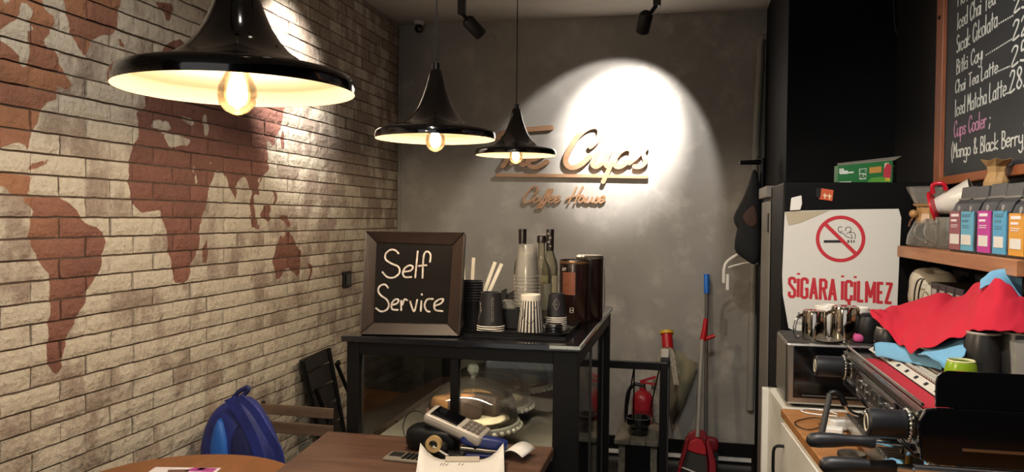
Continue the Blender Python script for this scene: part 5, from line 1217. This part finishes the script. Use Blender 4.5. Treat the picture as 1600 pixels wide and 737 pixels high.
# back, base and drip tray
G().bb(MX + .13, MXb, MY0 + .02, MY1 - .02, KZ + .06, 1.0).build('rear_body', mat('brushed_body', 'b9bcbe', .38, .9, bump=(40, .1)), t)
G().bb(MX + .0, MXb - .01, MY0 + .03, MY1 - .03, KZ + .02, KZ + .06).build('drip_tray', STEEL, t, bevel=.004)
for x in (MX + .04, MXb - .05):
    for y in (MY0 + .08, MY1 - .08): G().cyl((x, y, KZ), (x, y, KZ + .02), .02, 12).build('foot', BLACKP, t)
g = G()
for k in range(28): g.bb(MX + .008, MX + .125, MY0 + .05 + k * .0245, MY0 + .058 + k * .0245, KZ + .06, KZ + .064)
g.build('drip_grille', STEEL, t)
# top: rail, mat, perforated strip, cup grid
G().tube([(MX + .008, MY0 + .02, MZ + .008), (MX + .008, MY1 - .01, MZ + .008)], .0035, 8).build('front_rail', CHROME, t, True)
G().bb(MX + .016, MX + .060, MY0 + .02, MY1 - .17, MZ - .003, MZ + .002).build('red_mat', mat('red_felt', '9e1426', .8, bump=(90, .4)), t)
ps = G().add([(MX + .062, MY0 + .02, MZ + .004), (MX + .080, MY0 + .02, MZ + .015), (MX + .080, MY1 - .02, MZ + .015), (MX + .062, MY1 - .02, MZ + .004)], [(0, 1, 2, 3)]).build('slotted_strip', mat('cup_grid_white', 'b9b3a6', .45), t, solid=.002)
for k in range(9): G().box((MX + .071, MY0 + .07 + k * .078, MZ + .0100), (.009, .016, .004), rotm(0, -33, 0)).build('slot', BLACKP, ps)
G().bb(MX + .082, MXb - .01, MY0 + .02, MY1 - .02, MZ - .003, MZ + .012).build('cup_tray', mat('tray_dark_red', '6e1a22', .6), t)
g = G(); GR = mat('cup_grid_white', 'b9b3a6', .45)
for k in range(40): g.bb(MX + .086, MX + .30, MY0 + .03 + k * .018, MY0 + .040 + k * .018, MZ + .014, MZ + .018)
for k in range(12): g.bb(MX + .086 + k * .0178, MX + .091 + k * .0178, MY0 + .03, MY1 - .03, MZ + .018, MZ + .021)
g.build('cup_grid', GR, t)
px0 = onY(1462, 600, MY0 + .014).x; pzt = onY(1500, 580, MY0 + .014).z
pl = Plane((px0, MY0 + .012, MZ + .006), (1, 0, 0), (0, 0, 1)); wv, hv = MXb - px0, pzt - MZ - .006
G().prism([(0, 0), (wv, 0), (wv, hv), (.022, hv), (.010, hv - .004), (.003, hv - .011), (0, hv - .022)], pl, -.006, 0).build('splash_plate', BLACKG, t, bevel=.001)
# ---- cups on the machine
UZ = MZ + .0215
def tumbler(xp, ytop, Y, r, label, m, group=None, rimm=None):
    p = onY(xp, ytop, Y); h = p.z - UZ
    c = thing('cup', label, 'cup', (p.x, Y, UZ), group)
    G().lathe([(.001, 0), (r * .8, 0), (r * .95, .006), (r, h * .5), (r * .93, h * .8), (r * .82, h), (r * .74, h), (r * .8, h * .8), (r * .85, h * .4), (.001, .008)], (p.x, Y, UZ), 32).build('cup_wall', m, c, True)
    G().lathe([(r * .83, h - .004), (r * .845, h), (r * .78, h + .002), (r * .73, h - .002)], (p.x, Y, UZ), 32).build('rim', rimm or mat('pale_rim', '9e9488', .3), c, True)
CER = mat('black_ceramic', '1d1c1c', .35, var=('262423', 10))
tumbler(1538, 519, 1.98, .043, 'black ceramic cup under the red cloth, left of the two', CER); tumbler(1594, 519, 1.96, .044, 'black ceramic cup at the right end under the red cloth', CER)
tumbler(1390, 512, 2.36, .040, 'dark cup at the far end of the machine under the red cloth', CER); tumbler(1492, 503, 2.22, .040, 'hidden dark cup propping up the middle of the red cloth', CER)
tumbler(1502, 563, 1.90, .033, 'lime green cup behind the black splash plate', mat('lime_ceramic', '7d9a1d', .25), None, mat('lime_rim', 'c4bf8e', .3))
p = onY(1604, 520, 1.86)
c = thing('drinking_glass', 'clear glass at the right edge on the espresso machine', 'glass', (p.x, 1.86, UZ)); G().lathe([(.001, 0), (.024, 0), (.030, .10), (.029, .10), (.023, .004), (.001, .004)], (p.x, 1.86, UZ), 24).build('glass_wall', CLEARP, c, True)
# ---- cloths
REDC = mat('red_microfibre', 'b00d28', .9, bump=(120, .25, .002)); BLUEC = mat('light_blue_microfibre', '6597b4', .9, bump=(120, .25, .002))
def cl_(pts): return [onY(x, y, Y) for x, y, Y in pts]
g = G().drape(cl_(((1358, 486, 2.46), (1385, 482, 2.5), (1420, 472, 2.48), (1470, 457, 2.42), (1497, 463, 2.4), (1530, 441, 2.2), (1560, 434, 2.06), (1585, 453, 2.03), (1605, 470, 2.02), (1640, 482, 2.02))),
              cl_(((1360, 490, 2.40), (1383, 514, 2.30), (1408, 540, 2.20), (1428, 549, 2.10), (1468, 536, 2.02), (1510, 521, 1.98), (1540, 516, 1.94), (1570, 518, 1.92), (1602, 520, 1.92), (1640, 522, 1.92))), 6, 14, .010, .012, 3)
props(g.build('red_cloth', REDC, None, True, solid=.003, sub=1, auto=0), 'red cleaning cloth thrown over the cups on the espresso machine', 'cloth')
def bcloth(top, bot, label, seed, sag=.008, amp=.006): return props(G().drape(cl_(top), cl_(bot), 6, 10, sag, amp, seed).build('blue_cloth', BLUEC, None, True, solid=.004, sub=1, auto=0), label, 'cloth', 'light blue cleaning cloths')
bcloth(((1534, 440, 2.10), (1546, 426, 2.10), (1570, 420, 2.09), (1592, 417, 2.08), (1598, 424, 2.08)), ((1530, 452, 2.07), (1548, 446, 2.07), (1570, 446, 2.07), (1588, 462, 2.07), (1596, 470, 2.06)), 'light blue cloth sticking up behind the red cloth', 1)
bcloth(((1432, 553, 2.10), (1458, 542, 2.07), (1490, 530, 2.05), (1514, 521, 2.03)), ((1468, 566, 1.95), (1478, 577, 1.94), (1482, 580, 1.93), (1508, 556, 1.95)), 'light blue cloth hanging from under the red cloth beside the green cup', 5, .004)
bcloth(((1364, 548, 2.36), (1385, 543, 2.34), (1410, 548, 2.26), (1440, 555, 2.18), (1475, 560, 2.1)), ((1368, 556, 2.28), (1390, 560, 2.22), (1420, 568, 2.14), (1445, 572, 2.08), (1472, 578, 2.0)), 'light blue rolled cloth along the back of the cup grid', 8, .026)
bcloth(((1365, 571, 2.36), (1380, 568, 2.34), (1400, 572, 2.28)), ((1368, 580, 2.28), (1385, 584, 2.24), (1402, 580, 2.22)), 'small light blue cloth lying on the red mat', 12, .006, .003)
def wcl(pts, z): return [onZ(x, y, z) for x, y in pts]
g = G().drape(wcl(((1372, 730), (1380, 722), (1392, 716), (1410, 722)), KZ + .075), wcl(((1362, 745), (1378, 745), (1396, 745), (1415, 745)), KZ + .078), 6, 8, .012, .004, 4)
props(g.build('blue_cloth', BLUEC, None, True, solid=.004, auto=0), 'light blue cloth on the drip tray beside the coffee handles', 'cloth', 'light blue cleaning cloths')
# tamper dish on the worktop
p = wz(1345, 722, 0); q = G().lathe([(.001, .0), (.03, 0), (.036, .012), (.034, .02), (.001, .024)], (p.x - .02, p.y + .01, KZ + .001), 28).build('tamping_dish', mat('dark_steel', '5f594f', .3, .8), None, True); props(q, 'small dark steel dish on the worktop behind the handles', 'dish')

# ------------------------------------------------------------------ bar shelves
SZ1, SZ2 = 1.386, 1.175
def shelf(y0, y1, zt, label, th=.038):
    t = thing('wall_shelf', label, 'shelf', (XR - .1, (y0 + y1) / 2, zt))
    G().bb(XR - .2, XR, y0, y1, zt - th, zt).build('board', SHELFW, t, bevel=.002)
    for y in (y0 + .15, y1 - .15): G().bb(XR - .14, XR - .001, y - .008, y + .008, zt - th - .012, zt - th).bb(XR - .012, XR - .001, y - .008, y + .008, zt - th - .09, zt - th).build('bracket', BLACK, t)
shelf(2.02, 3.06, SZ1, 'upper wooden wall shelf holding the coffee bags'); shelf(2.47, 3.06, SZ2, 'lower wooden wall shelf above the espresso machine')
SZ = SZ1 + .001
# pour-over maker
x, y = .815, 2.985
t = thing('pour_over_maker', 'glass pour over coffee maker with a wooden collar, at the left end of the shelf', 'coffee maker', (x, y, SZ))
G().lathe([(.001, 0), (.055, 0), (.062, .008), (.058, .04), (.038, .085), (.021, .108), (.022, .118), (.04, .15), (.063, .195), (.066, .205)], (x, y, SZ), 36).build('glass_body', glassmat('coffee_glass', 'eeeee8', 1.6, .03, .13, 'd8d2c6'), t, True, auto=0)
co = G().lathe([(.030, .082), (.038, .08), (.030, .112), (.034, .145), (.046, .146), (.04, .138)], (x, y, SZ), 8).build('wooden_collar', mat('collar_wood', 'b58a55', .45, var=('9c7243', 8)), t)
G().blob((x - .045, y - .012, SZ + .112), (.028, .028, .028), 1, 14, 10).build('tie_bead', mat('collar_wood', 'b58a55', .45), t, True)
G().tube(catmull([(x - .045, y - .012, SZ + .1), (x - .055, y - .015, SZ + .085), (x - .06, y - .016, SZ + .068)], 4), .003, 6).build('leather_tie', mat('leather', '6b3f25', .7), t, True)
# mug, server, dripper
def glassmug(x, y, r, h, label, hdl):
    t = thing('glass_mug', label, 'mug', (x, y, SZ), 'glass mugs on the shelf')
    G().lathe([(.001, .004), (r * .85, 0), (r, .01), (r, h), (r - .003, h), (r - .003, .014), (.001, .01)], (x, y, SZ), 30).build('mug_wall', glassmat('coffee_glass', 'e6e6e0'), t, True)
    G().tube(catmull([(x - r, y - .01, SZ + h * .85), (x - r - .03, y - .014, SZ + h * .75), (x - r - .034, y - .014, SZ + h * .4), (x - r, y - .01, SZ + h * .18)], 5), .005, 8).build('handle', glassmat('coffee_glass', 'e6e6e0'), t, True)
glassmug(.812, 2.86, .034, .095, 'glass mug with a round handle beside the pour over maker', 1); glassmug(.815, 2.755, .036, .10, 'glass mug partly behind the maroon coffee bag', 1)
g = .0
x, y, z = .815, 2.80, SZ + .142
t = thing('coffee_dripper', 'white coffee dripper with red base and handle lying on the glass mugs', 'dripper', (x, y, SZ + .102))
rm = rotm(0, 74, -25)
G().lathe([(.02, -.03), (.025, -.025), (.058, .085), (.061, .087), (.057, .085), (.021, -.022)], (x, y, z), 32, rm).build('cone', mat('white_ceramic', 'd5d0c6', .25), t, True)
G().lathe([(.020, -.034), (.05, -.036), (.052, -.028), (.024, -.02), (.026, -.012), (.03, -.005)], (x, y, z), 32, rm).build('base_flange', mat('red_glaze', 'b01226', .3), t, True)
G().tube(catmull([Vector((x, y, z)) + rm @ Vector(q) for q in ((-.04, -.022, .02), (-.062, -.03, .018), (-.066, -.03, -.01), (-.04, -.022, -.018))], 5), .007, 10).build('handle', mat('red_glaze', 'b01226', .3), t, True)
# coffee bags
BAG = mat('charcoal_foil_bag', '434344', .45, .15, bump=(30, .5)); 
for k, (xa, xb, yt, c1, c2, nm) in enumerate(((1484, 1506, 294, '8a4a52', '8a4a52', 'maroon'), (1501, 1525, 293, '5aa0ba', '5aa0ba', 'pale blue'), (1528, 1552, 289, 'b0308c', 'b0308c', 'magenta'), (1552, 1577, 288, '4b95b8', '5aa8c6', 'deep blue'), (1577, 1606, 292, 'c98d2c', 'c98d2c', 'orange'))):
    fxx = .772; ya = onX(xa, 385, fxx).y; yb_ = onX(xb, 385, fxx).y; d = .07; yc = (ya + yb_) / 2; wq = min(abs(ya - yb_) * .97, .116); ya, yb_ = yc + wq / 2, yc - wq / 2
    H = onX((xa + xb) / 2, yt, fxx + .03).z - SZ; H = min(max(H, .17), .235)
    t = thing('coffee_bag', f'charcoal coffee bag with {nm} label on the shelf', 'coffee bag', (fxx + d / 2, yc, SZ), 'coffee bags in a row on the shelf')
    L = [(0, 0, d), (.10, -.004, d + .004), (.55, -.002, d), (.74, .012, d - .012), (.82, .026, d - .030), (1.0, .030, d - .034)]
    vs = []
    for h, a, b in L:
        for X, Y in ((fxx + a, ya), (fxx + a, yb_), (fxx + (a + b) / 2, yb_ - (.0 if h > .8 else -.008)), (fxx + b, yb_), (fxx + b, ya), (fxx + (a + b) / 2, ya - .008)): vs.append((X, Y, SZ + h * H))
    fs = [tuple(range(6)), tuple(range(30, 36))]
    for i in range(5):
        for j in range(6): fs.append((i * 6 + j, i * 6 + (j + 1) % 6, i * 6 + 6 + (j + 1) % 6, i * 6 + 6 + j))
    G().add(vs, fs).build('pouch', BAG, t, bevel=.002)
    G().bb(fxx + .022, fxx + .040, yb_ - .003, ya + .003, SZ + H * .80, SZ + H * .825).build('tin_tie', mat('tin_tie', '9a968e', .35, .6), t)
    BP = Plane((fxx - .0045, ya, SZ), (0, -1, 0), (0, 0, 1)); BP.N = Vector((-1, 0, 0))
    lb = G().prism([(.008, .006), (wq - .008, .006), (wq - .008, H * .62), (.008, H * .62)], BP, -.002, .0012).build('label', mat('label_' + nm.replace(' ', '_'), c1, .5), t)
    G().prism([(.018, .022), (wq - .022, .022), (wq - .022, H * .27), (.018, H * .27)], BP, .0013, .0022).build('white_panel', mat('label_white', 'd3d0c6', .5), lb)
    g = G()
    for u0, u1, v, wd in ((.2, .75, .56, .008), (.2, .62, .48, .006), (.2, .7, .41, .002), (.2, .66, .38, .002)): g.stroke([(wq * u0, H * v), (wq * u1, H * v)], wd, BP, .0013, .002, smooth=False, round=False)
    g.build('label_print', mat('label_ink_' + nm.replace(' ', '_'), 'dcd2d2' if nm in ('magenta', 'maroon', 'orange') else '3f7890', .5), lb)
    G().lathe([(.001, .002), (.008, .002), (.008, 0)], BP.at(wq - .016, H * .66, .0035), 14, rotm(0, -90, 0)).build('valve', mat('valve_grey', '8a8884', .4), t)
# kraft paper top behind the bags
x, y = .872, 2.53
g = G(); n = 12; H = .265
vs = []
for h, r in ((0, .034), (.2, .034), (.228, .022), (.245, .026), (.262, .042)):
    for i in range(n): a = 2 * pi * i / n; q = r * (1 + (.10 * (-1) ** i if h > .21 else 0)); vs.append((x + q * .9 * math.cos(a), y + q * 1.3 * math.sin(a), SZ + h + (.003 * (-1) ** i if h > .25 else 0)))
fs = [tuple(range(n))] + [(j * n + i, j * n + (i + 1) % n, (j + 1) * n + (i + 1) % n, (j + 1) * n + i) for j in range(4) for i in range(n)]
props(g.add(vs, fs).build('kraft_bag', mat('kraft_paper', 'a07f52', .8, bump=(30, .4)), None, solid=.001), 'gathered brown kraft paper bag behind the coffee bags', 'bag')
# lower shelf
SY = SZ2 + .001
q = G().blob((.825, 2.93, SY + .068), (.13, .2, .136), .7, 22, 14, None, .02, 9).build('plastic_bag', mat('cream_plastic_bag', 'b9b09c', .6, bump=(20, .7)), None, True); props(q, 'crumpled cream plastic bag on the lower shelf', 'bag')
for k in range(4):
    ya = 2.775 - k * .077
    t = thing('black_carton', ('black carton with pale label on the lower shelf next to the cream bag', 'second black carton from the cream bag on the lower shelf', 'third black carton from the cream bag on the lower shelf', 'fourth black carton, farthest from the cream bag')[k], 'box', (.83, ya - .035, SY), 'black cartons on the lower shelf')
    G().bb(.775, .90, ya - .07, ya, SY, SY + .105).build('carton', mat('black_carton', '151213', .4), t, bevel=.002)
    G().bb(.7735, .775, ya - .058, ya - .016, SY + .01, SY + .085).build('label', mat('carton_label', '8d8079' if k != 0 else 'a39d94', .5), t)
    G().bb(.773, .7736, ya - .052, ya - .022, SY + .014, SY + .04).build('label_panel', mat('carton_label_pale', 'b9b4aa', .5), t)
t = thing('wire_stand', 'thin black wire stand in front of the cream bag', 'wire stand', (.765, 2.86, SY))
for dx, yy in ((0, 2.86), (.006, 2.835)): G().tube(catmull([(.749 + dx, yy, SY + .002), (.749 + dx, yy - .002, SY + .06), (.752 + dx, yy - .02, SY + .10), (.757, yy - .05, SY + .112)], 5), .0025, 6).build('wire', BLACKP, t, True)
G().bb(.744, .760, 2.825, 2.87, SY, SY + .004).build('foot', BLACKP, t)

# ------------------------------------------------------------------ menu board
BX = XR - .022
MB = Plane((BX, 3.34, 1.60), (0, -1, 0), (0, 0, 1)); MB.N = Vector((-1, 0, 0))
t = thing('menu_board', 'large chalk menu board in an orange brown wooden frame on the right wall', 'menu board', (BX, 2.7, 1.60))
FW = mat('orange_frame_wood', '9c5a33', .5, var=('85492a', 4, (9, 1, 1)))
uL, vB = MB.px(1464, 291); uI, vI = MB.px(1474, 277); uR = 1.75; vT = 2.52 - 1.60
fw_ = uI - uL
for a, b, c, d in ((uL, uI, vB, vT), (uR - fw_, uR, vB, vT), (uI, uR - fw_, vB, vI), (uI, uR - fw_, vT - fw_, vT)):
    G().prism([(a, c), (b, c), (b, d), (a, d)], MB, -.02, .014).build('frame_rail', FW, t, bevel=.003)
bo = G().prism([(uI - .005, vI - .005), (uR - fw_ + .005, vI - .005), (uR - fw_ + .005, vT - fw_ + .005), (uI - .005, vT - fw_ + .005)], MB, -.02, .0).build('board', mat('menu_slate', '26282a', .65, var=('2e3033', 3)), t)
mp = lambda x, y: MB.px(x, y)
def mh(x, y, px): return mp(x, y - px)[1] - mp(x, y)[1]
CHW = mat('chalk_white', 'cfcfc6', .9); CHP = mat('chalk_pink', 'c48aa6', .9)
def line(txt, a, b, hp, m=CHW, wd=.005, **kw):
    g = G(); write(g, txt, MB, mp(*a), mp(*b), mh(a[0], a[1], hp), wd, .0002, .0012, jig=.25, **kw); g.build('chalk_line', m, bo)
line('Hot', (1497, 9), (1513, 0), 25)
line('Iced Chai Tea', (1496.5, 46), (1555, 6), 25); line('Sıcak Çıkolata'.replace('Ç', 'C'), (1495, 83), (1558, 42), 26); line('Bitki Cayı', (1495, 116), (1536, 92), 22)
line('Chai Tea Latte', (1493, 146), (1559, 113), 19); line('Iced Matcha Latte', (1493, 182), (1572, 148), 25); line('Cups Cooler', (1491, 214), (1541, 199), 24, CHP); line(';', (1545, 199), (1549, 198), 22)
line('(Mango & Black Berry)', (1487, 247), (1603, 224), 22)
for txt, a, b, hp in (('25', (1585, 20), (1606, 8), 24), ('22', (1583, 63), (1606, 50), 28), ('25', (1581, 104), (1605, 92), 29), ('28.', (1578, 145), (1602, 134), 32)): line(txt, a, b, hp, wd=.0065)
g = G()
for a, b, n in (((1561, 37), (1582, 25), 7), ((1541, 86), (1580, 62), 13), ((1561, 111), (1577, 104), 6), ((1574, 146), (1576, 145), 2)):
    for k in range(n):
        u = k / max(n - 1, 1); q = mp(a[0] + (b[0] - a[0]) * u, a[1] + (b[1] - a[1]) * u); g.stroke([q, (q[0] + .004, q[1])], .005, MB, .0002, .0012, smooth=False)
g.build('chalk_dots', CHW, bo)
G().cyl(MB.at(uL + fw_ * .5, .62, .014), MB.at(uL + fw_ * .5, .62, .018), .008, 12).build('screw', BLACKP, t)
# cable on the black wall
t = thing('wall_cable', 'thin dark cable hanging on the black wall above the fridge', 'cable', (.93, 3.95, 2.2))
G().tube(catmull([onY(x, y, 3.962) for x, y in ((1396, -20), (1397, 20), (1400, 48), (1408, 64))], 5), .003, 6).build('cord', mat('grey_cord', '2a2a2c', .5), t, True)

# flat print and other pieces too small to pick apart
for o in COL.objects:
    if o.parent and o.name.split('.')[0] in ('print', 'small_print', 'label_print', 'flap_print', 'panel_print', 'emblem_letters', 'chalk_line', 'chalk_dots', 'pencil_marks', 'cap_print', 'chalk_lettering', 'red_lettering', 'scalloped_rim', 'beaded_ring', 'drip_grille', 'cup_grid', 'bristles', 'cigarette'): o['kind'] = 'stuff'
